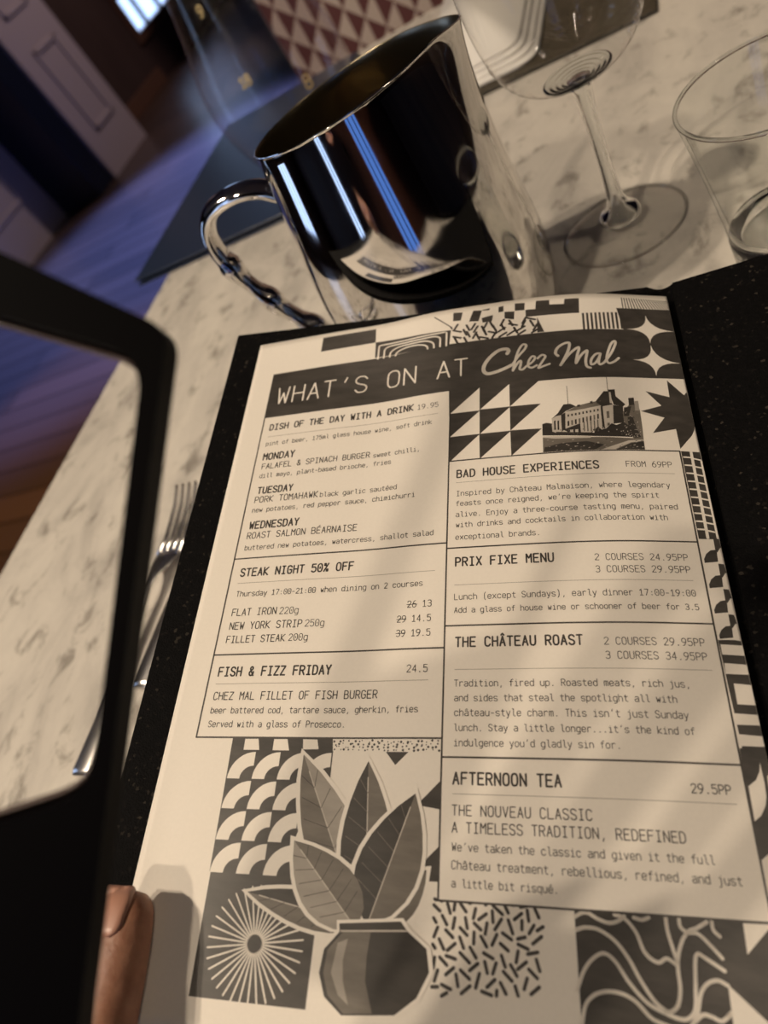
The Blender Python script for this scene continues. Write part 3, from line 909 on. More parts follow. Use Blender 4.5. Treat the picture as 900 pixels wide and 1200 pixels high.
'arch_tile': """
P D 1 - -13293,19571 -6595,19571 -6595,27033 -13213,27033
P W 2 - -13200,22003 -13175,21731 -13102,21466 -12982,21218 -12819,20994 -12618,20801 -12385,20644 -12128,20528 -11853,20457 -11570,20433 -11570,21244 -11751,21263 -11924,21319 -12078,21409 -12207,21530 -12304,21674 -12365,21834 -12385,22003
P W 2 - -11570,22003 -11545,21731 -11472,21466 -11352,21218 -11189,20994 -10988,20801 -10755,20644 -10497,20528 -10223,20457 -9940,20433 -9940,21244 -10121,21263 -10293,21319 -10448,21409 -10577,21530 -10674,21674 -10734,21834 -10755,22003
P W 2 - -9940,22003 -9915,21731 -9841,21466 -9721,21218 -9558,20994 -9357,20801 -9125,20644 -8867,20528 -8593,20457 -8309,20433 -8309,21244 -8491,21263 -8663,21319 -8818,21409 -8947,21530 -9044,21674 -9104,21834 -9125,22003
P W 2 - -8309,22003 -8285,21731 -8211,21466 -8091,21218 -7928,20994 -7727,20801 -7494,20644 -7237,20528 -6962,20457 -6679,20433 -6679,21244 -6861,21263 -7033,21319 -7187,21409 -7317,21530 -7414,21674 -7474,21834 -7494,22003
P W 2 - -13200,23691 -13175,23418 -13102,23154 -12982,22906 -12819,22682 -12618,22489 -12385,22332 -12128,22216 -11853,22145 -11570,22121 -11570,22931 -11751,22951 -11924,23007 -12078,23097 -12207,23217 -12304,23361 -12365,23522 -12385,23691
P W 2 - -11570,23691 -11545,23418 -11472,23154 -11352,22906 -11189,22682 -10988,22489 -10755,22332 -10497,22216 -10223,22145 -9940,22121 -9940,22931 -10121,22951 -10293,23007 -10448,23097 -10577,23217 -10674,23361 -10734,23522 -10755,23691
P W 2 - -9940,23691 -9915,23418 -9841,23154 -9721,22906 -9558,22682 -9357,22489 -9125,22332 -8867,22216 -8593,22145 -8309,22121 -8309,22931 -8491,22951 -8663,23007 -8818,23097 -8947,23217 -9044,23361 -9104,23522 -9125,23691
P W 2 - -8309,23691 -8285,23418 -8211,23154 -8091,22906 -7928,22682 -7727,22489 -7494,22332 -7237,22216 -6962,22145 -6679,22121 -6679,22931 -6861,22951 -7033,23007 -7187,23097 -7317,23217 -7414,23361 -7474,23522 -7494,23691
P W 2 - -13200,25379 -13175,25106 -13102,24842 -12982,24594 -12819,24370 -12618,24176 -12385,24020 -12128,23904 -11853,23833 -11570,23809 -11570,24619 -11751,24638 -11924,24695 -12078,24785 -12207,24905 -12304,25049 -12365,25210 -12385,25379
P W 2 - -11570,25379 -11545,25106 -11472,24842 -11352,24594 -11189,24370 -10988,24176 -10755,24020 -10497,23904 -10223,23833 -9940,23809 -9940,24619 -10121,24638 -10293,24695 -10448,24785 -10577,24905 -10674,25049 -10734,25210 -10755,25379
P W 2 - -9940,25379 -9915,25106 -9841,24842 -9721,24594 -9558,24370 -9357,24176 -9125,24020 -8867,23904 -8593,23833 -8309,23809 -8309,24619 -8491,24638 -8663,24695 -8818,24785 -8947,24905 -9044,25049 -9104,25210 -9125,25379
P W 2 - -8309,25379 -8285,25106 -8211,24842 -8091,24594 -7928,24370 -7727,24176 -7494,24020 -7237,23904 -6962,23833 -6679,23809 -6679,24619 -6861,24638 -7033,24695 -7187,24785 -7317,24905 -7414,25049 -7474,25210 -7494,25379
P W 2 - -13200,27067 -13175,26794 -13102,26530 -12982,26282 -12819,26058 -12618,25864 -12385,25707 -12128,25592 -11853,25521 -11570,25497 -11570,26307 -11751,26326 -11924,26382 -12078,26473 -12207,26593 -12304,26737 -12365,26898 -12385,27067
P W 2 - -11570,27067 -11545,26794 -11472,26530 -11352,26282 -11189,26058 -10988,25864 -10755,25707 -10497,25592 -10223,25521 -9940,25497 -9940,26307 -10121,26326 -10293,26382 -10448,26473 -10577,26593 -10674,26737 -10734,26898 -10755,27067
P W 2 - -9940,27067 -9915,26794 -9841,26530 -9721,26282 -9558,26058 -9357,25864 -9125,25707 -8867,25592 -8593,25521 -8309,25497 -8309,26307 -8491,26326 -8663,26382 -8818,26473 -8947,26593 -9044,26737 -9104,26898 -9125,27067
P W 2 - -8309,27067 -8285,26794 -8211,26530 -8091,26282 -7928,26058 -7727,25864 -7494,25707 -7237,25592 -6962,25521 -6679,25497 -6679,26307 -6861,26326 -7033,26382 -7187,26473 -7317,26593 -7414,26737 -7474,26898 -7494,27067
P W 2 - -12434,19653 -11540,19648 -11371,20314 -12429,20316
P W 2 - -10493,19658 -9612,19651 -9415,20325 -10494,20321
P W 2 - -8593,19651 -7676,19660 -7530,20227 -8525,20256""",
'dot_strip': """
P W 3 - -6692,19611 -133,19611 -116,20295 -6615,20333
P D 4 - -6507,19767 -6535,19826 -6599,19840 -6650,19800 -6650,19735 -6599,19694 -6535,19709
P D 4 - -6406,19974 -6427,20017 -6473,20028 -6510,19998 -6510,19950 -6473,19920 -6427,19931
P D 4 - -6367,20047 -6382,20078 -6416,20086 -6443,20065 -6443,20030 -6416,20008 -6382,20016
P D 4 - -6462,20228 -6482,20271 -6529,20281 -6566,20252 -6566,20204 -6529,20174 -6482,20185
P D 4 - -6117,19761 -6145,19819 -6209,19834 -6259,19793 -6259,19728 -6209,19687 -6145,19702
P D 4 - -6186,19906 -6214,19965 -6278,19979 -6329,19939 -6329,19874 -6278,19833 -6214,19848
P D 4 - -6232,20040 -6247,20071 -6281,20079 -6308,20057 -6308,20022 -6281,20001 -6247,20008
P D 4 - -6078,20231 -6093,20262 -6127,20270 -6154,20248 -6154,20213 -6127,20192 -6093,20199
P D 4 - -5955,19710 -5976,19753 -6022,19764 -6060,19734 -6060,19686 -6022,19656 -5976,19667
P D 4 - -5982,19864 -5997,19895 -6031,19903 -6058,19881 -6058,19847 -6031,19825 -5997,19833
P D 4 - -5778,20106 -5793,20138 -5827,20145 -5854,20124 -5854,20089 -5827,20067 -5793,20075
P D 4 - -5866,20221 -5894,20279 -5957,20294 -6008,20253 -6008,20188 -5957,20148 -5894,20162
P D 4 - -5610,19726 -5630,19769 -5677,19780 -5714,19750 -5714,19702 -5677,19673 -5630,19683
P D 4 - -5452,19913 -5480,19971 -5544,19986 -5595,19945 -5595,19880 -5544,19839 -5480,19854
P D 4 - -5642,20119 -5657,20150 -5691,20158 -5718,20136 -5718,20101 -5691,20080 -5657,20087
P D 4 - -5593,20239 -5614,20282 -5661,20292 -5698,20263 -5698,20215 -5661,20185 -5614,20196
P D 4 - -5164,19748 -5192,19807 -5255,19821 -5306,19780 -5306,19715 -5255,19675 -5192,19689
P D 4 - -5365,19888 -5386,19931 -5433,19942 -5470,19912 -5470,19864 -5433,19835 -5386,19845
P D 4 - -5262,20067 -5290,20126 -5354,20140 -5405,20100 -5405,20035 -5354,19994 -5290,20009
P D 4 - -5322,20232 -5337,20263 -5371,20271 -5398,20249 -5398,20214 -5371,20193 -5337,20200
P D 4 - -4933,19764 -4953,19807 -5000,19817 -5037,19787 -5037,19740 -5000,19710 -4953,19721
P D 4 - -4978,19928 -5007,19987 -5070,20001 -5121,19961 -5121,19896 -5070,19855 -5007,19870
P D 4 - -4918,20072 -4933,20103 -4966,20111 -4994,20089 -4994,20054 -4966,20033 -4933,20041
P D 4 - -4955,20252 -4970,20283 -5004,20291 -5031,20269 -5031,20234 -5004,20213 -4970,20220
P D 4 - -4795,19709 -4810,19740 -4844,19748 -4871,19726 -4871,19692 -4844,19670 -4810,19678
P D 4 - -4676,19947 -4697,19990 -4744,20000 -4781,19971 -4781,19923 -4744,19893 -4697,19904
P D 4 - -4687,20103 -4708,20146 -4754,20157 -4791,20127 -4791,20080 -4754,20050 -4708,20060
P D 4 - -4546,20275 -4567,20318 -4613,20328 -4651,20298 -4651,20251 -4613,20221 -4567,20232
P D 4 - -4321,19810 -4336,19841 -4369,19849 -4397,19827 -4397,19792 -4369,19771 -4336,19778
P D 4 - -4309,19911 -4337,19970 -4401,19984 -4452,19944 -4452,19879 -4401,19838 -4337,19853
P D 4 - -4364,20052 -4392,20111 -4456,20125 -4507,20085 -4507,20020 -4456,19979 -4392,19993
P D 4 - -4420,20240 -4435,20271 -4469,20279 -4496,20257 -4496,20222 -4469,20201 -4435,20208
P D 4 - -4114,19701 -4142,19759 -4206,19774 -4257,19733 -4257,19668 -4206,19627 -4142,19642
P D 4 - -3986,19940 -4014,19998 -4078,20013 -4129,19972 -4129,19907 -4078,19866 -4014,19881
P D 4 - -4101,20081 -4129,20139 -4193,20154 -4244,20113 -4244,20048 -4193,20008 -4129,20022
P D 4 - -4067,20239 -4088,20282 -4134,20292 -4172,20262 -4172,20215 -4134,20185 -4088,20196
P D 4 - -3786,19773 -3807,19816 -3854,19826 -3891,19797 -3891,19749 -3854,19719 -3807,19730
P D 4 - -3686,19862 -3715,19920 -3778,19935 -3829,19894 -3829,19829 -3778,19789 -3715,19803
P D 4 - -3753,20066 -3781,20125 -3845,20139 -3896,20099 -3896,20034 -3845,19993 -3781,20008
P D 4 - -3690,20212 -3710,20255 -3757,20266 -3794,20236 -3794,20188 -3757,20159 -3710,20169
P D 4 - -3510,19726 -3538,19785 -3601,19799 -3652,19759 -3652,19694 -3601,19653 -3538,19668
P D 4 - -3379,19965 -3399,20008 -3446,20019 -3483,19989 -3483,19942 -3446,19912 -3399,19922
P D 4 - -3398,20116 -3418,20159 -3465,20169 -3502,20140 -3502,20092 -3465,20062 -3418,20073
P D 4 - -3347,20274 -3367,20317 -3414,20328 -3451,20298 -3451,20251 -3414,20221 -3367,20231
P D 4 - -3184,19790 -3199,19821 -3233,19829 -3260,19807 -3260,19772 -3233,19751 -3199,19758
P D 4 - -3127,19937 -3148,19980 -3194,19990 -3232,19961 -3232,19913 -3194,19883 -3148,19894
P D 4 - -3119,20104 -3147,20163 -3210,20177 -3261,20137 -3261,20072 -3210,20031 -3147,20046
P D 4 - -3129,20286 -3150,20329 -3196,20340 -3234,20310 -3234,20262 -3196,20233 -3150,20243
P D 4 - -2801,19795 -2822,19838 -2868,19848 -2905,19819 -2905,19771 -2868,19741 -2822,19752
P D 4 - -2980,19860 -2995,19891 -3029,19899 -3056,19877 -3056,19842 -3029,19821 -2995,19828
P D 4 - -2810,20042 -2831,20085 -2878,20095 -2915,20065 -2915,20018 -2878,19988 -2831,19999
P D 4 - -2772,20254 -2792,20297 -2839,20308 -2876,20278 -2876,20231 -2839,20201 -2792,20211
P D 4 - -2554,19771 -2569,19803 -2603,19810 -2630,19789 -2630,19754 -2603,19732 -2569,19740
P D 4 - -2573,19942 -2601,20001 -2665,20015 -2715,19975 -2715,19909 -2665,19869 -2601,19883
P D 4 - -2598,20078 -2627,20137 -2690,20151 -2741,20111 -2741,20045 -2690,20005 -2627,20019
P D 4 - -2650,20259 -2665,20290 -2699,20298 -2726,20276 -2726,20241 -2699,20220 -2665,20227
P D 4 - -2343,19792 -2372,19851 -2435,19866 -2486,19825 -2486,19760 -2435,19719 -2372,19734
P D 4 - -2243,19884 -2258,19915 -2291,19923 -2319,19901 -2319,19866 -2291,19845 -2258,19852
P D 4 - -2268,20061 -2289,20104 -2336,20114 -2373,20085 -2373,20037 -2336,20007 -2289,20018
P D 4 - -2211,20254 -2239,20313 -2302,20327 -2353,20287 -2353,20221 -2302,20181 -2239,20195
P D 4 - -1928,19799 -1956,19858 -2020,19872 -2071,19832 -2071,19767 -2020,19726 -1956,19740
P D 4 - -1964,19872 -1985,19915 -2032,19925 -2069,19896 -2069,19848 -2032,19818 -1985,19829
P D 4 - -2023,20029 -2044,20072 -2091,20083 -2128,20053 -2128,20005 -2091,19976 -2044,19986
P D 4 - -1871,20194 -1892,20237 -1938,20247 -1976,20217 -1976,20170 -1938,20140 -1892,20151
P D 4 - -1811,19775 -1826,19807 -1859,19814 -1887,19793 -1887,19758 -1859,19736 -1826,19744
P D 4 - -1708,19902 -1723,19934 -1757,19941 -1784,19920 -1784,19885 -1757,19863 -1723,19871
P D 4 - -1554,20109 -1583,20168 -1646,20183 -1697,20142 -1697,20077 -1646,20036 -1583,20051
P D 4 - -1548,20284 -1577,20343 -1640,20357 -1691,20317 -1691,20251 -1640,20211 -1577,20225
P D 4 - -1306,19744 -1335,19803 -1398,19817 -1449,19777 -1449,19711 -1398,19671 -1335,19685
P D 4 - -1382,19952 -1410,20010 -1474,20025 -1524,19984 -1524,19919 -1474,19878 -1410,19893
P D 4 - -1474,20039 -1489,20070 -1522,20078 -1550,20056 -1550,20021 -1522,20000 -1489,20007
P D 4 - -1305,20248 -1333,20306 -1397,20321 -1448,20280 -1448,20215 -1397,20175 -1333,20189
P D 4 - -1099,19743 -1127,19802 -1191,19816 -1241,19776 -1241,19711 -1191,19670 -1127,19685
P D 4 - -1102,19955 -1123,19998 -1169,20009 -1207,19979 -1207,19932 -1170,19902 -1123,19912
P D 4 - -1128,20022 -1149,20065 -1196,20076 -1233,20046 -1233,19998 -1196,19969 -1149,19979
P D 4 - -997,20224 -1025,20283 -1089,20297 -1140,20257 -1140,20192 -1089,20151 -1025,20165
P D 4 - -868,19799 -883,19830 -917,19838 -944,19816 -944,19781 -917,19760 -883,19767
P D 4 - -878,19946 -893,19978 -926,19985 -954,19964 -954,19929 -926,19907 -893,19915
P D 4 - -717,20066 -745,20125 -809,20139 -860,20098 -860,20033 -809,19993 -745,20007
P D 4 - -853,20207 -868,20238 -902,20246 -929,20224 -929,20189 -902,20168 -868,20176
P D 4 - -489,19700 -517,19758 -580,19773 -631,19732 -631,19667 -580,19627 -517,19641
P D 4 - -604,19891 -619,19923 -653,19930 -680,19909 -680,19874 -653,19852 -619,19860
P D 4 - -454,20098 -482,20157 -546,20171 -597,20131 -597,20066 -546,20025 -482,20040
P D 4 - -470,20217 -485,20248 -519,20256 -546,20235 -546,20200 -519,20178 -485,20186
P D 4 - -166,19713 -187,19756 -233,19766 -271,19737 -271,19689 -233,19659 -187,19670
P D 4 - -185,19887 -205,19930 -252,19940 -289,19911 -289,19863 -252,19833 -205,19844
P D 4 - -264,20066 -292,20125 -355,20139 -406,20099 -406,20034 -355,19993 -292,20008
P D 4 - -73,20269 -101,20328 -164,20342 -215,20302 -215,20237 -164,20196 -101,20211
P D 1 - -3307,20355 -1945,20350 -2695,21093
P D 1 - 2,21857 5,23390 -1323,23191
P D 1 - 52,25134 64,26888 -675,26896 -1609,26759""",
'vase_picture': """
P W 5 - -3715,29147 -4571,28269 -5339,27891 -6152,27640 -7001,27496 -7880,27443 -8783,27465 -9708,27550 -11075,27853 -9900,28598 -9077,28982 -8261,29300 -7446,29540 -6623,29690 -5785,29735 -4923,29652
P 2 6 - -3943,29107 -4620,28459 -5386,28084 -6197,27836 -7044,27694 -7921,27642 -8822,27665 -9745,27750 -10692,27921 -9864,28401 -9040,28789 -8222,29109 -7405,29352 -6580,29504 -5740,29550 -4876,29467
P 1 7 - -3943,29107 -4620,28459 -5386,28084 -6197,27836 -7044,27694 -7921,27642 -8822,27665 -9745,27750 -10692,27921
S 4 8 30 -3943,29107 -9981,28046
S 1 8 16 -5237,28881 -5673,28127
S 1 8 16 -5237,28881 -5980,29418
S 1 8 16 -6026,28743 -6462,27925
S 1 8 16 -6026,28743 -6782,29338
S 1 8 16 -6824,28603 -7280,27801
S 1 8 16 -6824,28603 -7575,29179
S 1 8 16 -7631,28460 -8120,27745
S 1 8 16 -7631,28460 -8365,28950
S 1 8 16 -8449,28316 -8982,27745
S 1 8 16 -8449,28316 -9158,28662
S 1 8 16 -9279,28170 -9862,27793
S 1 8 16 -9279,28170 -9958,28322
P W 9 - -4104,29108 -3556,27637 -3626,26544 -3935,25493 -4447,24468 -5142,23458 -5997,22454 -6994,21449 -8608,20184 -8676,21999 -8522,23283 -8265,24486 -7886,25603 -7362,26630 -6668,27558 -5770,28379
P 2 10 - -4193,28932 -3776,27710 -3850,26618 -4162,25567 -4679,24543 -5377,23534 -6236,22532 -7237,21528 -8431,20537 -8432,21919 -8283,23204 -8031,24407 -7656,25526 -7136,26554 -6445,27483 -5550,28304
P 3 11 - -4193,28932 -3776,27710 -3850,26618 -4162,25567 -4679,24543 -5377,23534 -6236,22532 -7237,21528 -8431,20537
S 4 12 30 -4193,28932 -7952,21490
S 1 12 16 -4952,27436 -4161,26356
S 1 12 16 -4952,27436 -6452,27118
S 1 12 16 -5427,26498 -4530,25358
S 1 12 16 -5427,26498 -7055,26194
S 1 12 16 -5917,25529 -5056,24373
S 1 12 16 -5917,25529 -7534,25191
S 1 12 16 -6424,24526 -5722,23394
S 1 12 16 -6424,24526 -7905,24112
S 1 12 16 -6947,23488 -6514,22413
S 1 12 16 -6947,23488 -8186,22962
S 1 12 16 -7487,22414 -7419,21424
S 1 12 16 -7487,22414 -8391,21743
P W 5 - -3869,29232 -2596,29325 -1978,29187 -1503,28939 -1141,28599 -870,28180 -674,27694 -538,27150 -402,26169 -1538,26300 -2188,26430 -2775,26615 -3282,26868 -3687,27202 -3966,27632 -4090,28177
P 1 6 - -3711,29092 -2760,29199 -2139,29061 -1662,28811 -1299,28470 -1029,28049 -833,27561 -697,27014 -646,26385 -1373,26440 -2020,26570 -2604,26755 -3109,27007 -3513,27340 -3792,27768 -3916,28310
P 2 7 - -3711,29092 -2760,29199 -2139,29061 -1662,28811 -1299,28470 -1029,28049 -833,27561 -697,27014 -646,26385
S 4 8 30 -3711,29092 -955,26661
S 2 8 16 -3103,28559 -2116,28878
S 2 8 16 -3103,28559 -3564,27740
S 2 8 16 -2737,28236 -1695,28608
S 2 8 16 -2737,28236 -3256,27361
S 2 8 16 -2371,27913 -1358,28269
S 2 8 16 -2371,27913 -2856,27053
S 2 8 16 -2003,27588 -1091,27869
S 2 8 16 -2003,27588 -2380,26805
S 2 8 16 -1634,27262 -879,27417
S 2 8 16 -1634,27262 -1845,26608
S 2 8 16 -1264,26935 -714,26920
S 2 8 16 -1264,26935 -1262,26453
P W 13 - -3808,29099 -2755,27959 -2406,27020 -2280,26067 -2338,25093 -2559,24094 -2919,23062 -3405,21995 -4351,20521 -5117,21987 -5476,23072 -5716,24130 -5815,25159 -5750,26156 -5495,27120 -5016,28046
P 1 14 - -3820,28909 -2987,27968 -2640,27028 -2517,26074 -2579,25098 -2804,24096 -3170,23063 -3662,21994 -4328,20882 -4857,21988 -5219,23070 -5462,24126 -5565,25154 -5503,26150 -5252,27112 -4777,28036
P 2 15 - -3820,28909 -2987,27968 -2640,27028 -2517,26074 -2579,25098 -2804,24096 -3170,23063 -3662,21994 -4328,20882
S 4 16 30 -3820,28909 -4272,21771
S 2 16 16 -3913,27445 -2811,26732
S 2 16 16 -3913,27445 -5116,26801
S 2 16 16 -3970,26536 -2755,25808
S 2 16 16 -3970,26536 -5292,25868
S 2 16 16 -4029,25602 -2840,24864
S 2 16 16 -4029,25602 -5326,24906
S 2 16 16 -4090,24642 -3049,23894
S 2 16 16 -4090,24642 -5236,23915
S 2 16 16 -4152,23655 -3366,22895
S 2 16 16 -4152,23655 -5041,22899
S 2 16 16 -4217,22640 -3781,21862
S 2 16 16 -4217,22640 -4753,21857
P W 17 - -3775,29274 -2221,28626 -1510,27973 -1044,27249 -775,26460 -673,25608 -709,24695 -865,23724 -1308,22282 -2605,23205 -3387,23924 -4039,24672 -4530,25453 -4827,26271 -4897,27129 -4699,28032
P 1 18 - -3711,29092 -2439,28573 -1726,27919 -1260,27193 -993,26401 -893,25547 -933,24631 -1092,23656 -1420,22601 -2369,23275 -3149,23993 -3800,24739 -4292,25517 -4591,26332 -4664,27187 -4469,28087
P 2 19 - -3711,29092 -2439,28573 -1726,27919 -1260,27193 -993,26401 -893,25547 -933,24631 -1092,23656 -1420,22601
S 4 20 30 -3711,29092 -1664,23296
S 2 20 16 -3278,27870 -1809,27629
S 2 20 16 -3278,27870 -4394,26978
S 2 20 16 -3013,27120 -1427,26910
S 2 20 16 -3013,27120 -4248,26173
S 2 20 16 -2743,26356 -1194,26137
S 2 20 16 -2743,26356 -3932,25397
S 2 20 16 -2469,25578 -1086,25314
S 2 20 16 -2469,25578 -3471,24646
S 2 20 16 -2189,24786 -1085,24440
S 2 20 16 -2189,24786 -2891,23917
S 2 20 16 -1905,23979 -1173,23519
S 2 20 16 -1905,23979 -2211,23208
P W 17 - -4103,29462 -3763,28203 -3893,27481 -4232,26879 -4745,26377 -5409,25959 -6199,25611 -7096,25321 -8587,24988 -8462,26268 -8284,27047 -8019,27745 -7651,28352 -7156,28855 -6511,29240 -5680,29484
P 3 18 - -4250,29317 -3946,28324 -4078,27604 -4418,27005 -4933,26504 -5598,26088 -6389,25741 -7287,25453 -8327,25249 -8274,26138 -8098,26918 -7835,27618 -7468,28227 -6975,28732 -6331,29118 -5500,29363
P 2 19 - -4250,29317 -3946,28324 -4078,27604 -4418,27005 -4933,26504 -5598,26088 -6389,25741 -7287,25453 -8327,25249
S 4 20 30 -4250,29317 -7890,25687
S 1 20 16 -5016,28557 -4372,27538
S 1 20 16 -5016,28557 -6354,28872
S 1 20 16 -5487,28089 -4757,26996
S 1 20 16 -5487,28089 -6922,28462
S 1 20 16 -5966,27611 -5273,26528
S 1 20 16 -5966,27611 -7379,27961
S 1 20 16 -6455,27123 -5905,26121
S 1 20 16 -6455,27123 -7741,27379
S 1 20 16 -6953,26626 -6633,25765
S 1 20 16 -6953,26626 -8026,26726
S 1 20 16 -7460,26118 -7445,25452
S 1 20 16 -7460,26118 -8247,26009
P W 21 - -5376,28933 -1782,28628 -1369,29089 -295,29809 -121,30871 -763,32038 -1910,32862 -4807,33118 -5864,32389 -6296,31344 -6140,30217 -5329,29345
P 1 22 - -5216,29073 -1896,28789 -1513,29214 -515,29879 -350,30863 -944,31946 -2008,32712 -4698,32947 -5676,32268 -6072,31300 -5925,30258 -5174,29453
P 2 23 - -4987,29441 -3460,29303 -3597,30388 -3593,31466 -3129,32742 -4617,32872 -5504,32184 -5844,31283 -5734,30282
P 3 24 - -5213,29946 -4676,29722 -4855,30662 -4759,31558 -4388,32509 -4966,32140 -5433,31251
S 4 24 40 -5131,29412 -1560,29180""",
'box_borders': """
S D 5 52 -15858,-6714 -15858,19571
S D 5 52 -15858,6726 0,6726
S D 5 52 -15858,14108 0,14108
S D 5 52 -15858,19571 0,19571
S D 5 52 0,-6714 0,27731
S D 5 52 0,0 15771,0
S D 5 52 0,7151 15771,7151
S D 5 52 0,12680 15771,12680
S D 5 52 0,20612 15771,20612
S D 5 52 0,27731 15771,27731
S D 5 52 15771,0 15771,27731
P W 4 - 0,0 15771,0 15771,27731 0,27731
S 3 5 18 -15197,-4618 -930,-4618
S 3 5 18 -15169,8747 -746,8747
S 3 5 18 -15268,16123 -927,16123
S 3 5 18 545,1907 15171,1907
S 3 5 18 562,9878 15081,9878
S 3 5 18 651,15506 15205,15506
S 3 5 18 655,22558 15182,22558""",
'script_logo': """
C W 3 152 4404,-9871 4517,-10161 4324,-10378 3724,-10300 3049,-9686 2617,-8946 2573,-8328 2900,-8010 3556,-8116 4213,-8362 4739,-8630
C W 3 99 4738,-8594 5217,-9408 5763,-10135 5869,-10538 5610,-10616 5305,-10118 5043,-9257 4787,-8023
C W 3 96 4787,-8023 5197,-8786 5422,-8929 5382,-8492 5305,-8117 5520,-8032 5826,-8337
C W 3 93 5826,-8337 6289,-8711 6499,-9125 6287,-9280 6012,-8840 5953,-8319 6200,-8108 6590,-8317
C W 3 96 6686,-9010 7020,-9320 7267,-9145 7053,-8695 6705,-8040 7090,-8164 7541,-8334
C W 3 112 8215,-9082 8042,-9369 8200,-9888 8671,-10285 9120,-10327 9008,-9618 8705,-8850 8344,-8102
C W 3 106 8344,-8102 8972,-9087 9651,-9775 9796,-9692 9583,-8856 9473,-8200
C W 3 106 9473,-8200 9908,-9009 10317,-9428 10369,-9301 10202,-8464 10227,-7855 10484,-7671
C W 3 99 11294,-9129 10974,-9048 10618,-8532 10574,-8012 10898,-8174 11192,-8691 11328,-9094 11136,-8342 11191,-7994 11516,-8163
C W 3 99 11516,-8163 12108,-9130 12524,-10125 12492,-10432 12206,-10116 11857,-9127 11727,-8423 11883,-8111 12273,-8290 12622,-8649""",
'left_column_text': """
S D 6 20 -2561,11086 -1845,11095
S D 6 20 -3194,12088 -2535,12093
S D 6 20 -3190,13052 -2538,13052""",
}
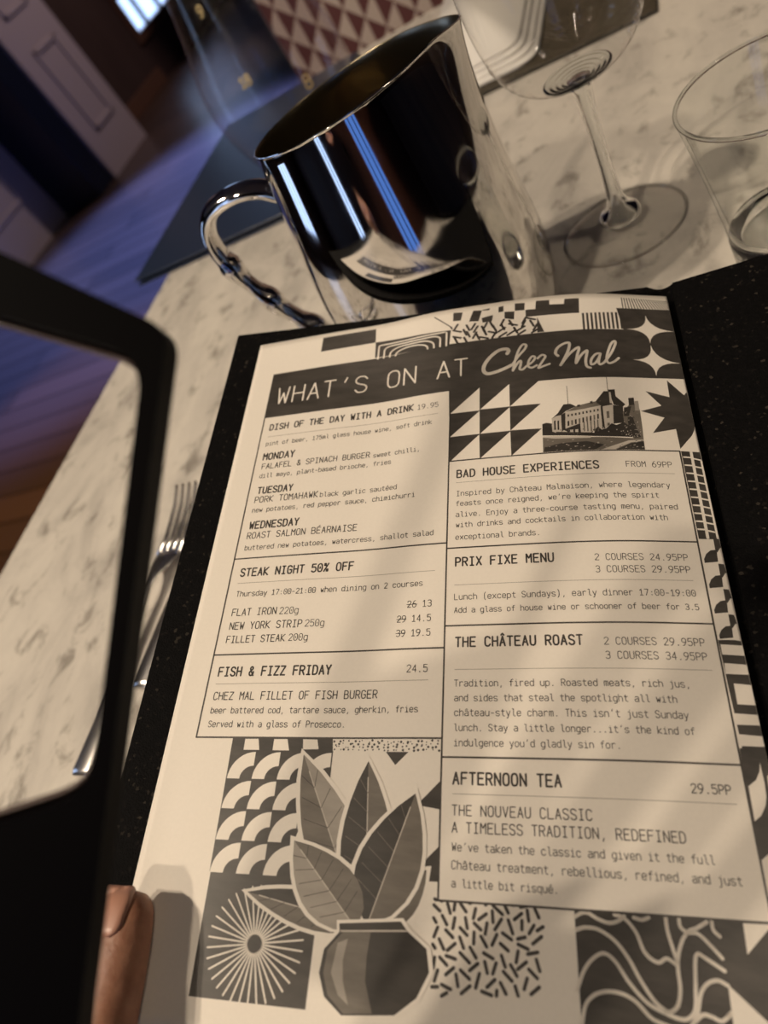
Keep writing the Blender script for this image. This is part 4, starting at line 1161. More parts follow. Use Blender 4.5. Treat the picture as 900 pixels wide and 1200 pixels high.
TEXT = [
('title_lettering', 'WHAT’S ON AT', -1.5011, 0.1246, -0.816, 'H', 'W', 3),
('left_column_text', 'DISH OF THE DAY WITH A DRINK', -1.516, -0.2943, -0.531, 'B', 'D', 6),
('left_column_text', '19.95', -0.2578, -0.095, -0.5292, 'L', 'D', 6),
('left_column_text', 'pint of beer, 175ml glass house wine, soft drink', -1.5205, -0.1406, -0.3706, 'L', 'D', 6),
('left_column_text', 'MONDAY', -1.52, -1.2531, -0.2258, 'B', 'D', 6),
('left_column_text', 'FALAFEL & SPINACH BURGER', -1.5159, -0.6214, -0.1355, 'M', 'D', 6),
('left_column_text', 'sweet chilli,', -0.5879, -0.2231, -0.1286, 'L', 'D', 6),
('left_column_text', 'dill mayo, plant-based brioche, fries', -1.5196, -0.4454, -0.0484, 'L', 'D', 6),
('left_column_text', 'TUESDAY', -1.5079, -1.2173, 0.1013, 'B', 'D', 6),
('left_column_text', 'PORK TOMAHAWK', -1.5169, -1.0013, 0.1856, 'M', 'D', 6),
('left_column_text', 'black garlic sautéed', -0.9793, -0.386, 0.1866, 'L', 'D', 6),
('left_column_text', 'new potatoes, red pepper sauce, chimichurri', -1.5197, -0.2433, 0.2728, 'L', 'D', 6),
('left_column_text', 'WEDNESDAY', -1.5144, -1.1211, 0.4189, 'B', 'D', 6),
('left_column_text', 'ROAST SALMON BÉARNAISE', -1.5185, -0.6621, 0.5058, 'M', 'D', 6),
('left_column_text', 'buttered new potatoes, watercress, shallot salad', -1.5179, -0.0977, 0.6028, 'L', 'D', 6),
('left_column_text', 'STEAK NIGHT 50% OFF', -1.5088, -0.6561, 0.819, 'B', 'D', 6),
('left_column_text', 'Thursday 17:00-21:00 when dining on 2 courses', -1.5083, -0.1568, 0.9795, 'L', 'D', 6),
('left_column_text', 'FLAT IRON', -1.5123, -1.1801, 1.1266, 'M', 'D', 6),
('left_column_text', '220g', -1.1527, -1.0179, 1.1282, 'L', 'D', 6),
('left_column_text', 'NEW YORK STRIP', -1.5092, -0.9785, 1.229, 'M', 'D', 6),
('left_column_text', '250g', -0.9528, -0.8201, 1.2271, 'L', 'D', 6),
('left_column_text', 'FILLET STEAK', -1.5131, -1.0862, 1.3262, 'M', 'D', 6),
('left_column_text', '200g', -1.0555, -0.9244, 1.3244, 'L', 'D', 6),
('left_column_text', '26 13', -0.2499, -0.0923, 1.1291, 'L', 'D', 6),
('left_column_text', '29 14.5', -0.3137, -0.0933, 1.2289, 'L', 'D', 6),
('left_column_text', '39 19.5', -0.3132, -0.0937, 1.3264, 'L', 'D', 6),
('left_column_text', 'FISH & FIZZ FRIDAY', -1.5206, -0.7346, 1.5588, 'B', 'D', 6),
('left_column_text', '24.5', -0.2304, -0.1025, 1.5609, 'L', 'D', 6),
('left_column_text', 'CHEZ MAL FILLET OF FISH BURGER', -1.5207, -0.4127, 1.7175, 'M', 'D', 6),
('left_column_text', 'beer battered cod, tartare sauce, gherkin, fries', -1.52, -0.1519, 1.8054, 'L', 'D', 6),
('left_column_text', 'Served with a glass of Prosecco.', -1.5175, -0.6006, 1.893, 'L', 'D', 6),
('right_column_text', 'BAD HOUSE EXPERIENCES', 0.0623, 1.0262, 0.1482, 'B', 'D', 6),
('right_column_text', 'FROM 69PP', 1.2086, 1.5055, 0.1387, 'L', 'D', 6),
('right_column_text', 'Inspired by Château Malmaison, where legendary', 0.0603, 1.4692, 0.3043, 'L', 'D', 6),
('right_column_text', 'feasts once reigned, we’re keeping the spirit', 0.0585, 1.3872, 0.3856, 'L', 'D', 6),
('right_column_text', 'alive. Enjoy a three-course tasting menu, paired', 0.0586, 1.4929, 0.4741, 'L', 'D', 6),
('right_column_text', 'with drinks and cocktails in collaboration with', 0.0616, 1.4188, 0.5567, 'L', 'D', 6),
('right_column_text', 'exceptional brands.', 0.0594, 0.6138, 0.6522, 'L', 'D', 6),
('right_column_text', 'PRIX FIXE MENU', 0.0624, 0.688, 0.8506, 'B', 'D', 6),
('right_column_text', '2 COURSES 24.95PP', 0.9421, 1.4976, 0.8503, 'L', 'D', 6),
('right_column_text', '3 COURSES 29.95PP', 0.9403, 1.4995, 0.9353, 'L', 'D', 6),
('right_column_text', 'Lunch (except Sundays), early dinner 17:00-19:00', 0.0578, 1.5056, 1.0919, 'L', 'D', 6),
('right_column_text', 'Add a glass of house wine or schooner of beer for 3.5', 0.0592, 1.5095, 1.1812, 'L', 'D', 6),
('right_column_text', 'THE CHÂTEAU ROAST', 0.0707, 0.8225, 1.4062, 'B', 'D', 6),
('right_column_text', '2 COURSES 29.95PP', 0.9463, 1.5038, 1.407, 'L', 'D', 6),
('right_column_text', '3 COURSES 34.95PP', 0.9474, 1.5031, 1.4928, 'L', 'D', 6),
('right_column_text', 'Tradition, fired up. Roasted meats, rich jus,', 0.0668, 1.3856, 1.6542, 'L', 'D', 6),
('right_column_text', 'and sides that steal the spotlight all with', 0.0683, 1.3012, 1.7418, 'L', 'D', 6),
('right_column_text', 'château-style charm. This isn’t just Sunday', 0.0697, 1.3492, 1.8287, 'L', 'D', 6),
('right_column_text', 'lunch. Stay a little longer...it’s the kind of', 0.0685, 1.3689, 1.9141, 'L', 'D', 6),
('right_column_text', 'indulgence you’d gladly sin for.', 0.0699, 0.9771, 1.9993, 'L', 'D', 6),
('right_column_text', 'AFTERNOON TEA', 0.0685, 0.6507, 2.2045, 'B', 'D', 6),
('right_column_text', '29.5PP', 1.3073, 1.4996, 2.2102, 'M', 'D', 6),
('right_column_text', 'THE NOUVEAU CLASSIC', 0.0656, 0.7952, 2.3649, 'M', 'D', 6),
('right_column_text', 'A TIMELESS TRADITION, REDEFINED', 0.067, 1.2409, 2.45, 'M', 'D', 6),
('right_column_text', 'We’ve taken the classic and given it the full', 0.0686, 1.3625, 2.5389, 'L', 'D', 6),
('right_column_text', 'Château treatment, rebellious, refined, and just', 0.0679, 1.4741, 2.6247, 'L', 'D', 6),
('right_column_text', 'a little bit risqué.', 0.0694, 0.6043, 2.7083, 'L', 'D', 6),
]
PX = [-1.8967, -1.8468, -1.7968, -1.7469, -1.6969, -1.647, -1.597, -1.5471, -1.4971, -1.4472, -1.3972, -1.3473, -1.2973, -1.2474, -1.1974, -1.1475, -1.0975, -1.0476, -0.9976, -0.9476, -0.8976, -0.8477, -0.7977, -0.7477, -0.6977, -0.6478, -0.5979, -0.548, -0.4982, -0.4484, -0.3987, -0.349, -0.2993, -0.2495, -0.1997, -0.1498, -0.0999, -0.05, 0.0, 0.05, 0.1, 0.15, 0.2, 0.25, 0.3, 0.35, 0.4, 0.45, 0.4999, 0.5499, 0.5999, 0.6499, 0.6999, 0.7499, 0.7999, 0.8499, 0.8998, 0.9497, 0.9996, 1.0494, 1.0991, 1.1487, 1.1982, 1.2476, 1.2969, 1.3461, 1.3953, 1.4445, 1.4937, 1.5429, 1.5921, 1.6413, 1.6905, 1.7397, 1.7889, 1.8381, 1.8872, 1.9364]
PZ = [0.10178, 0.09955, 0.09732, 0.0951, 0.09287, 0.09065, 0.08842, 0.0862, 0.08397, 0.08174, 0.07952, 0.07729, 0.07507, 0.07284, 0.07062, 0.06845, 0.06642, 0.0645, 0.06272, 0.06106, 0.05953, 0.05812, 0.05684, 0.05553, 0.05368, 0.05127, 0.04828, 0.04472, 0.04059, 0.0359, 0.03063, 0.02486, 0.01945, 0.01465, 0.01048, 0.00692, 0.00399, 0.00169, 0.0, -0.00106, -0.00181, -0.00253, -0.00325, -0.00394, -0.00462, -0.00529, -0.00593, -0.00657, -0.00711, -0.00733, -0.00721, -0.00675, -0.00594, -0.00479, -0.0033, -0.00147, 0.00073, 0.00364, 0.00735, 0.01187, 0.0172, 0.02333, 0.03027, 0.038, 0.04654, 0.05547, 0.06441, 0.07334, 0.08228, 0.09121, 0.10015, 0.10908, 0.11802, 0.12695, 0.13589, 0.14482, 0.15376, 0.16269]
TAP = -0.2064
PO = [0.48367, -0.45116, 0.8258]
PU = [0.95223, 0.10939, -0.28512]
PV = [0.08729, -0.99219, -0.08916]
PN = [-0.29264, 0.06001, -0.95434]
UV = {'A': -1.7947, 'B': -1.5858, 'C': -0.0, 'D': 1.5771, 'E': 1.7085}
VV = {'T': -1.5748, 'H1': -1.1717, 'H2': -0.6714, 'R1': -0.0, 'R2': 0.7151, 'R3': 1.268, 'R4': 2.0612, 'R5': 2.7731, 'L2': 0.6726, 'L3': 1.4108, 'L4': 1.9571, 'SB': 3.2868}

# ------------------------------------------------------------------ the room
def structure(name, bm, m, parent=None):
    o = obj(name, bm, m, parent)
    if parent is None: o['kind'] = 'structure'
    return o


bm = bmesh.new(); box(bm, -3.6, 4.1, -2.9, 9.1, -0.1, 0.0); structure('floor', bm, M_floor)
bm = bmesh.new(); box(bm, -3.6, 4.1, -2.9, 9.1, 3.0, 3.1); structure('ceiling', bm, M_ceiling)
bm = bmesh.new()
for a in ((-2.9, -1.6, 0, 3.0), (-0.6, 5.28, 0, 3.0), (-1.6, -0.6, 0, 0.15), (-1.6, -0.6, 2.4, 3.0), (6.5, 9.1, 0, 3.0), (5.28, 6.5, 0, 0.30), (5.28, 6.5, 2.3, 3.0)):
    box(bm, -3.6, -3.5, a[0], a[1], a[2], a[3])
structure('wall_left', bm, M_wall)
bm = bmesh.new(); box(bm, 4.0, 4.1, -2.9, 9.1, 0, 3.0); structure('wall_right', bm, M_wall)
bm = bmesh.new(); box(bm, -3.5, 4.0, 9.0, 9.1, 0, 3.0); structure('wall_back', bm, M_wall)
bm = bmesh.new()
for a in ((-3.5, -0.7, 0, 3.0), (-0.3, 1.0, 0, 3.0), (1.7, 4.0, 0, 3.0), (-0.7, -0.3, 0, 0.06), (-0.7, -0.3, 2.4, 3.0), (1.0, 1.7, 0, 0.06), (1.0, 1.7, 2.4, 3.0)):
    box(bm, a[0], a[1], -2.9, -2.8, a[2], a[3])
structure('wall_front', bm, M_wall)


def window(name, along, x0, x1, z0, z1, plane, cols, rows, glow):
    """framed glazed window; along='y' lies in a wall of constant x, 'x' in a wall of constant y"""
    w = empty(name)
    w['kind'] = 'structure'
    sg = 1
    def bx(bm, a0, a1, c0, c1, d0, d1, bev=0.004):
        if along == 'y': box(bm, plane - d1, plane - d0, a0, a1, c0, c1, bev, 1)
        else: box(bm, a0, a1, plane - d1, plane - d0, c0, c1, bev, 1)
    t = 0.07
    bm = bmesh.new()
    bx(bm, x0, x1, z0, z0 + t, -0.03, 0.06); bx(bm, x0, x1, z1 - t, z1, -0.03, 0.06)
    bx(bm, x0, x0 + t, z0 + t, z1 - t, -0.03, 0.06); bx(bm, x1 - t, x1, z0 + t, z1 - t, -0.03, 0.06)
    obj('window_frame', bm, M_frame, w)
    bm = bmesh.new()
    for k in range(1, cols):
        a = x0 + (x1 - x0) * k / cols
        bx(bm, a - 0.018, a + 0.018, z0 + t, z1 - t, 0.0, 0.03, 0.002)
    for k in range(1, rows):
        a = z0 + (z1 - z0) * k / rows
        bx(bm, x0 + t, x1 - t, a - 0.015, a + 0.015, 0.0, 0.028, 0.002)
    obj('glazing_bars', bm, M_dark, w)
    bm = bmesh.new()
    bx(bm, x0 + t * 0.5, x1 - t * 0.5, z0 + t * 0.5, z1 - t * 0.5, 0.034, 0.044, 0)
    obj('window_pane', bm, glow, w)
    return w


window('window_1', 'y', 5.28, 6.5, 0.30, 2.3, -3.5, 4, 6, M_daylight)
window('reflection_window_2', 'x', -0.7, -0.3, 0.06, 2.4, -2.8, 2, 3, M_daylight)  # unseen, added behind the viewer for a pale streak on the jug
window('reflection_window_3', 'y', -1.6, -0.6, 0.15, 2.4, -3.5, 3, 3, M_daylight)  # unseen, added for streaks on the jug's left side
window('reflection_window_4', 'x', 1.0, 1.7, 0.06, 2.4, -2.8, 3, 3, M_stripe_blue)  # unseen, added and coloured for the blue stripe on the jug
# pale panelled pier with a raised moulding, and its neighbour
def pier(name, x, y0, y1, depth):
    p = empty(name)
    p['kind'] = 'structure'
    bm = bmesh.new()
    box(bm, x - depth, x, y0, y1, 0, 2.98)
    obj('panel', bm, M_white, p)
    for z0, z1 in ((0.26, 0.79), (0.98, 2.4)):
        bm = bmesh.new()
        a0, a1 = y0 + (y1 - y0) * 0.27, y0 + (y1 - y0) * 0.77
        for q in ((a0, a1, z0, z0 + 0.03), (a0, a1, z1 - 0.03, z1), (a0, a0 + 0.03, z0, z1), (a1 - 0.03, a1, z0, z1)):
            box(bm, x, x + 0.016, q[0], q[1], q[2], q[3], 0.006, 2)
        obj('panel_moulding', bm, M_white, p)
    return p


pier('trim_1', -3.07, 3.5, 4.06, 0.42)
pier('trim_2', -3.46, 2.45, 3.28, 0.035)
bm = bmesh.new(); box(bm, -3.49, -3.085, 3.29, 3.49, 0, 2.98, 0.006); structure('pier_side_shade', bm, M_side_shade)  # box added as the pier's shaded side, shade put into its colour
bm = bmesh.new(); box(bm, -3.499, -3.46, 4.08, 5.26, 0.0, 0.12, 0.006); structure('baseboard_left', bm, M_frame)

# ------------------------------------------------------------------ table
t = empty('dining_table', (0.45, -0.2, 0))
tag(t, 'cream marble topped dining table with grey veins under the open menu', 'table')
bm = bmesh.new(); box(bm, -0.45, 0.45, -0.62, 0.61, 0.72, 0.75, 0.002, 2)
obj('tabletop', bm, M_marble, t)
bm = bmesh.new(); lathe(bm, [(0, 0.02), (0.04, 0.02), (0.04, 0.72), (0, 0.72)], 32)
obj('pedestal', bm, M_dark, t, True)
bm = bmesh.new(); lathe(bm, [(0, 0), (0.27, 0), (0.27, 0.012), (0.06, 0.03), (0, 0.03)], 48)
obj('base_plate', bm, M_dark, t)

# patterned bench beyond the table
M_tri = mat('maroon_triangle_fabric', (0.6, 0.5, 0.4), 0.8)
N, L, b = nodes(M_tri)
tc = N.new('ShaderNodeTexCoord')
sx = N.new('ShaderNodeSeparateXYZ')
L.new(tc.outputs['Object'], sx.inputs[0])


def mth(op, a, bb=None):
    n = N.new('ShaderNodeMath')
    n.operation = op
    for i, q in enumerate((a, bb)):
        if q is None: continue
        if isinstance(q, (int, float)): n.inputs[i].default_value = q
        else: L.new(q, n.inputs[i])
    return n.outputs[0]


CELL = 0.031
X_ = mth('DIVIDE', sx.outputs['X'], CELL)
Z_ = mth('DIVIDE', mth('ADD', sx.outputs['Z'], mth('MULTIPLY', sx.outputs['Y'], 1.0)), CELL)
fx = mth('SUBTRACT', mth('FRACT', X_), 0.5)
fz = mth('SUBTRACT', mth('FRACT', Z_), 0.5)
par = mth('MODULO', mth('ADD', mth('FLOOR', X_), mth('FLOOR', Z_)), 2.0)
par = mth('ABSOLUTE', par)
s1 = mth('GREATER_THAN', mth('ADD', fx, fz), 0.0)
s2 = mth('GREATER_THAN', mth('SUBTRACT', fx, fz), 0.0)
pick = mth('ADD', mth('MULTIPLY', s1, par), mth('MULTIPLY', s2, mth('SUBTRACT', 1.0, par)))
mx = N.new('ShaderNodeMix')
mx.data_type = 'RGBA'
L.new(pick, mx.inputs[0])
mx.inputs[6].default_value = (0.10, 0.030, 0.028, 1)
mx.inputs[7].default_value = (0.46, 0.37, 0.31, 1)
L.new(mx.outputs[2], b.inputs['Base Color'])
s = empty('bench_seat', (0.35, 0.9, 0))
tag(s, 'bench upholstered in maroon and cream triangles beyond the far table edge', 'bench')
bm = bmesh.new(); box(bm, -0.50, 0.8, -0.06, 0.06, 0.42, 1.1, 0.02, 3)
obj('backrest', bm, M_tri, s)
bm = bmesh.new(); box(bm, -0.50, 0.8, -0.40, -0.06, 0.34, 0.45, 0.02, 3)
obj('seat_cushion', bm, M_tri, s)
bm = bmesh.new(); box(bm, -0.48, 0.78, -0.37, 0.05, 0.0, 0.34, 0.004, 1)
obj('plinth', bm, M_dark, s)

# ------------------------------------------------------------------ things on the far side of the table
f = empty('closed_menu_folder', (0.066, 0.196, 0.75))
tag(f, 'closed black menu folder lying flat and overhanging the left table edge', 'menu folder')
bm = bmesh.new(); box(bm, -0.118, 0.118, -0.19, 0.185, 0.0065, 0.009, 0.0008, 1); obj('front_board', bm, M_folder, f)
bm = bmesh.new(); box(bm, -0.118, 0.118, -0.19, 0.185, 0.0, 0.0025, 0.0008, 1); obj('back_board', bm, M_folder, f)
bm = bmesh.new(); box(bm, 0.118, 0.121, -0.19, 0.185, 0.0, 0.009, 0.001, 1); obj('spine', bm, M_folder, f)
bm = bmesh.new(); box(bm, -0.112, 0.117, -0.184, 0.18, 0.0025, 0.0065); obj('page_block', bm, M_black, f)

p = obj('woven_placemat', box(bmesh.new(), -0.125, 0.125, -0.15, 0.15, 0.0, 0.0035, 0.001, 1), M_weave, None, False, (0.44, 0.2285, 0.75))
tag(p, 'brown woven straw placemat under the folded white napkin', 'placemat')

k = empty('folded_napkin', (0.395, 0.235, 0.7535))
tag(k, 'white linen napkin folded in layers on the woven placemat', 'napkin')


def cloth_layer(x0, x1, y0, y1, z, th, seed):
    bm = bmesh.new()
    nx, ny = 16, 22
    pts = rounded([(x0, y0), (x1, y0), (x1, y1), (x0, y1)], [0.004, 0.02, 0.02, 0.004], 5)
    low = [bm.verts.new((q.x, q.y, z)) for q in pts]
    up = []
    for q in pts:
        up.append(bm.verts.new((q.x * 0.995, q.y * 0.995, z + th)))
    bm.faces.new(low[::-1]); bm.faces.new(up)
    for i in range(len(pts)):
        j = (i + 1) % len(pts)
        bm.faces.new((low[i], low[j], up[j], up[i]))
    bmesh.ops.bevel(bm, geom=[e for e in bm.edges if abs(e.verts[0].co.z - e.verts[1].co.z) < 1e-6], offset=th * 0.4, segments=3, affect='EDGES')
    for vtx in bm.verts:
        vtx.co.z += 0.0006 * (noise.noise(Vector((vtx.co.x * 60, vtx.co.y * 60, seed))) + 1.0)
    return bm


for i, (a, c_) in enumerate(((0.0, 0.0), (0.004, 0.006), (0.009, 0.011), (0.013, 0.016))):
    obj('fold_layer', cloth_layer(-0.078 + a, 0.064 - a * 1.2, -0.142 + c_, 0.14, 0.0002 + i * 0.0042, 0.0036, i), M_napkin, k, True)

# carafe
d = empty('glass_carafe', (0.172, 0.171, 0.7592))
tag(d, 'clear glass carafe with small gold digits standing behind the steel jug', 'carafe')
bm = bmesh.new()
prof = [(0.0, 0.004), (0.050, 0.003), (0.062, 0.004), (0.072, 0.014), (0.079, 0.035), (0.0835, 0.06), (0.084, 0.078), (0.081, 0.10), (0.074, 0.125), (0.066, 0.148), (0.057, 0.18), (0.048, 0.22), (0.041, 0.26), (0.038, 0.29), (0.042, 0.32)]
lathe(bm, [(q.x, q.y) for q in catmull([(r_, z_) for r_, z_ in prof], 4)], 72)
obj('body', bm, M_bowl_far, d, True)
bm = bmesh.new()
lathe(bm, [(0, 0.0006), (0.052, 0.0006), (0.060, 0.002), (0.061, 0.006), (0.05, 0.011), (0, 0.013)], 64)
obj('thick_base', bm, M_glass, d, True)

# glasses
w = empty('wine_glass', (0.537, -0.2093, 0.75))
tag(w, 'tall stemmed wine glass with ribbed bowl standing right of the steel jug', 'wine glass')
bm = bmesh.new()
prof = [(0.0025, 0.0972), (0.008, 0.0978), (0.016, 0.1), (0.025, 0.1038), (0.033, 0.110), (0.039, 0.1195), (0.0427, 0.131), (0.0447, 0.146), (0.0453, 0.165), (0.0435, 0.19), (0.0405, 0.215), (0.038, 0.24)]
pp = catmull(prof, 8)
lathe(bm, [(q.x * (1 + (0.018 * math.sin(q.y * 1900) if q.y < 0.128 else 0)), q.y) for q in pp], 96)
obj('bowl', bm, M_bowl, w, True)
bm = bmesh.new()
low = [q for q in pp if q.y < 0.1015]
outl = [(max(0.0, q.x - 0.0002), q.y + 0.0002) for q in low]
inl = [(max(0.0, q.x - 0.0014) * (1 + 0.010 * math.sin(i * 2.1)), q.y + 0.0022 * (1 - 0.9 * i / len(low)) + 0.0003 * math.sin(i * 2.1)) for i, q in enumerate(low)][::-1]
lathe(bm, [(0, 0.0974)] + outl + inl + [(0, 0.1000)], 96)
obj('thick_bowl_base', bm, M_glass, w, True)
bm = bmesh.new()
prof = [(0, 0.0969), (0.0066, 0.0971), (0.0054, 0.092), (0.0046, 0.083), (0.0038, 0.066), (0.0037, 0.045), (0.0044, 0.026), (0.0058, 0.0205), (0.0068, 0.0190), (0.0068, 0.0168), (0.0105, 0.0142), (0.0128, 0.0112), (0.0130, 0.0085), (0.0105, 0.0062), (0.0, 0.0062)]
lathe(bm, prof, 40)
obj('stem', bm, M_glass, w, True)
bm = bmesh.new()
prof = [(0, 0.0010), (0.030, 0.0005), (0.0378, 0.0003), (0.0386, 0.0010), (0.0378, 0.0018), (0.028, 0.0030), (0.016, 0.0046), (0.0, 0.0060)]
lathe(bm, prof, 96)
obj('foot', bm, M_bowl, w, True)


def ring(R_, z, r_):
    return [(R_ + r_ * math.cos(q * math.pi / 5), z + r_ * math.sin(q * math.pi / 5)) for q in range(11)]


bm = bmesh.new()
lathe(bm, ring(0.0380, 0.0011, 0.0009), 96)
obj('foot_rim', bm, M_glass, w, True)

g = empty('water_tumbler', (0.625, -0.275, 0.75))
tag(g, 'short tapered clear water tumbler with thick base at the right edge', 'tumbler')
bm = bmesh.new()
wall_ = [(0.0296, 0.0165), (0.031, 0.028), (0.0362, 0.058), (0.0425, 0.0885), (0.0428, 0.0898), (0.0422, 0.0905), (0.0414, 0.0900), (0.0409, 0.0885), (0.0347, 0.058), (0.0292, 0.030), (0.0275, 0.0205)]
lathe(bm, wall_, 96)
obj('tumbler_wall', bm, M_tumbler, g, True)
bm = bmesh.new()
lathe(bm, ring(0.0420, 0.0902, 0.0011), 96)
obj('rim', bm, M_glass, g, True)
bm = bmesh.new()
lathe(bm, [(0, 0.0004), (0.0265, 0.0004), (0.0285, 0.002), (0.0295, 0.012), (0.0296, 0.0160), (0.0274, 0.0200), (0.0255, 0.0180), (0.018, 0.0155), (0, 0.0145)], 96)
obj('thick_base', bm, M_glass, g, True)

# ------------------------------------------------------------------ steel jug
JC = Vector((0.4372, -0.2761, 0.75))
j = empty('steel_jug', JC)
tag(j, 'polished stainless steel water jug with spout and loop handle above the menu', 'jug')
SPA = math.radians(22)


def spout(p, a):
    da = (a - SPA + math.pi) % (2 * math.pi) - math.pi
    t = max(0.0, min(1.0, (p.z - 0.085) / 0.078))
    k = math.exp(-(da / 0.36) ** 2)
    r = Vector((math.cos(a), math.sin(a), 0))
    p = p + r * (0.0105 * k * t ** 2.2)
    # pinched shoulders beside the lip
    p = p + r * (0.0015 * k * t)
    p += Vector((0.0035, 0.0008, 0)) * t
    p.z += 0.0065 * t + 0.0055 * t * math.cos(a - math.radians(-66)) - 0.003 * k * t
    return p


out = [(0, 0.0015), (0.053, 0.0015), (0.0585, 0.0005), (0.0615, 0.003), (0.0642, 0.012), (0.0670, 0.030), (0.0682, 0.05), (0.0675, 0.072), (0.0650, 0.095), (0.0612, 0.118), (0.0572, 0.14), (0.0547, 0.155), (0.0541, 0.1615), (0.0543, 0.1625)]
inn = [(0.0535, 0.1628), (0.0530, 0.160), (0.0536, 0.154), (0.056, 0.14), (0.0602, 0.118), (0.0639, 0.095), (0.0664, 0.072), (0.0669, 0.05), (0.0655, 0.030), (0.062, 0.012), (0.056, 0.0045), (0, 0.0040)]
full = catmull(out, 4) + catmull(inn, 4)
bm = bmesh.new()
lathe(bm, [(max(q.x, 0), q.y) for q in full], 192, spout)
no = len(catmull(out, 4))
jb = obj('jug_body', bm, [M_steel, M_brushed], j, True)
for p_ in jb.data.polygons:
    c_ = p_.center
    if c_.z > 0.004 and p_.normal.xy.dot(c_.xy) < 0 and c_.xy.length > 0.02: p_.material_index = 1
HA = math.radians(189)
hd = Vector((math.cos(HA), math.sin(HA), 0))
side = Vector((-hd.y, hd.x, 0))
path = [(0.0550, 0.142), (0.066, 0.1495), (0.081, 0.153), (0.097, 0.151), (0.107, 0.142), (0.1105, 0.128), (0.1085, 0.110), (0.103, 0.090), (0.095, 0.070), (0.085, 0.051), (0.074, 0.036), (0.0665, 0.030)]
hp = [hd * q.x + Vector((0, 0, q.y)) for q in catmull(path, 7)]


def hrad(tv):
    a, bb = 0.0080, 0.0046
    if 0.48 < tv < 0.90: bb += 0.0026 * max(0.0, math.sin((tv - 0.48) / 0.42 * 3 * 2 * math.pi)) ; a += 0.0008 * math.sin((tv - 0.48) / 0.42 * 6 * math.pi)
    if tv < 0.06: a += 0.002 * (1 - tv / 0.06)
    return a, bb


bm = bmesh.new()
N_ = len(hp); rings = []; nn = 18
for i, p_ in enumerate(hp):
    tv = i / (N_ - 1)
    tg = (hp[min(i + 1, N_ - 1)] - hp[max(i - 1, 0)]).normalized()
    nr = tg.cross(side).normalized()
    a, bb = hrad(tv)
    rings.append([bm.verts.new(p_ + side * (a * math.cos(2 * math.pi * q / nn)) + nr * (bb * math.sin(2 * math.pi * q / nn))) for q in range(nn)])
for A, B in zip(rings, rings[1:]):
    for q in range(nn): bm.faces.new((A[q], A[(q + 1) % nn], B[(q + 1) % nn], B[q]))
bm.faces.new(rings[0][::-1]); bm.faces.new(rings[-1])
bmesh.ops.recalc_face_normals(bm, faces=bm.faces)
obj('handle', bm, M_steel, j, True)

# ------------------------------------------------------------------ cutlery
def strip(bm, secs, th):
    """solid from cross sections (y, halfwidth, z, xcentre)"""
    rows = []
    for y, hw, z, xc in secs:
        rows.append([bm.verts.new(q) for q in ((xc - hw, y, z), (xc - hw * 0.7, y, z + th), (xc + hw * 0.7, y, z + th), (xc + hw, y, z), (xc + hw * 0.7, y, z - th * 0.6), (xc - hw * 0.7, y, z - th * 0.6))])
    for A, B in zip(rows, rows[1:]):
        for q in range(6): bm.faces.new((A[q], A[(q + 1) % 6], B[(q + 1) % 6], B[q]))
    bm.faces.new(rows[0][::-1]); bm.faces.new(rows[-1])
    bmesh.ops.recalc_face_normals(bm, faces=bm.faces)


f = empty('table_fork', (0.2265, -0.466, 0.75))
tag(f, 'steel table fork with four tines lying left of the open menu', 'fork')
bm = bmesh.new()
secs = [(-0.108, 0.0075, 0.0030, 0), (-0.104, 0.0095, 0.0030, 0), (-0.085, 0.0085, 0.0032, 0), (-0.05, 0.006, 0.0045, 0), (-0.01, 0.0042, 0.009, 0), (0.012, 0.0038, 0.0115, 0), (0.024, 0.0055, 0.0105, 0), (0.032, 0.0105, 0.0085, 0), (0.040, 0.0125, 0.0065, 0), (0.046, 0.0128, 0.0055, 0)]
strip(bm, secs, 0.0013)
obj('handle', bm, M_cutlery, f, True)
for q in (-1.5, -0.5, 0.5, 1.5):
    bm = bmesh.new()
    x = q * 0.0068
    strip(bm, [(0.044, 0.0027, 0.0055, x), (0.058, 0.0022, 0.0050, x), (0.072, 0.0021, 0.0070, x * 0.99), (0.085, 0.0019, 0.0095, x * 0.97), (0.096, 0.0014, 0.0135, x * 0.96), (0.099, 0.0006, 0.0148, x * 0.96)], 0.0012)
    obj('tine', bm, M_cutlery, f, True)
kf = empty('table_knife', (0.2525, -0.40, 0.75))
tag(kf, 'steel table knife almost hidden under the left cover of the menu', 'knife')
bm = bmesh.new()
strip(bm, [(-0.121, 0.0085, 0.0045, 0), (-0.117, 0.0095, 0.0045, 0), (-0.08, 0.0085, 0.0045, 0), (-0.03, 0.0065, 0.0045, 0), (-0.015, 0.006, 0.0045, 0)], 0.003)
obj('handle', bm, M_cutlery, kf, True)
bm = bmesh.new()
strip(bm, [(-0.015, 0.006, 0.003, 0), (-0.005, 0.009, 0.003, 0.002), (0.06, 0.0095, 0.003, 0.002), (0.09, 0.006, 0.003, 0.0), (0.1, 0.001, 0.003, -0.003)], 0.0008)
obj('blade', bm, M_cutlery, kf, True)

# ------------------------------------------------------------------ the open menu
UN = 0.0588
PO, PU, PV, PN = map(Vector, (PO, PU, PV, PN))


def interp(tab, u):
    x = (u + 1.9) / 0.05
    i = max(0, min(len(tab) - 2, int(math.floor(x))))
    f_ = x - i
    return tab[i] * (1 - f_) + tab[i + 1] * f_


def page(u, v_, off=0.0):
    x = interp(PX, u); z = interp(PZ, u) * (1 + TAP * v_)
    return PO + (PU * x + PV * v_ + PN * z) * UN - PN * off


def board(u, v_, off=0.0):
    z = 0.105 + 0.017 * (u + 1.8) - 0.02 * v_ + 0.012
    return PO + (PU * u + PV * v_ + PN * z) * UN - PN * off


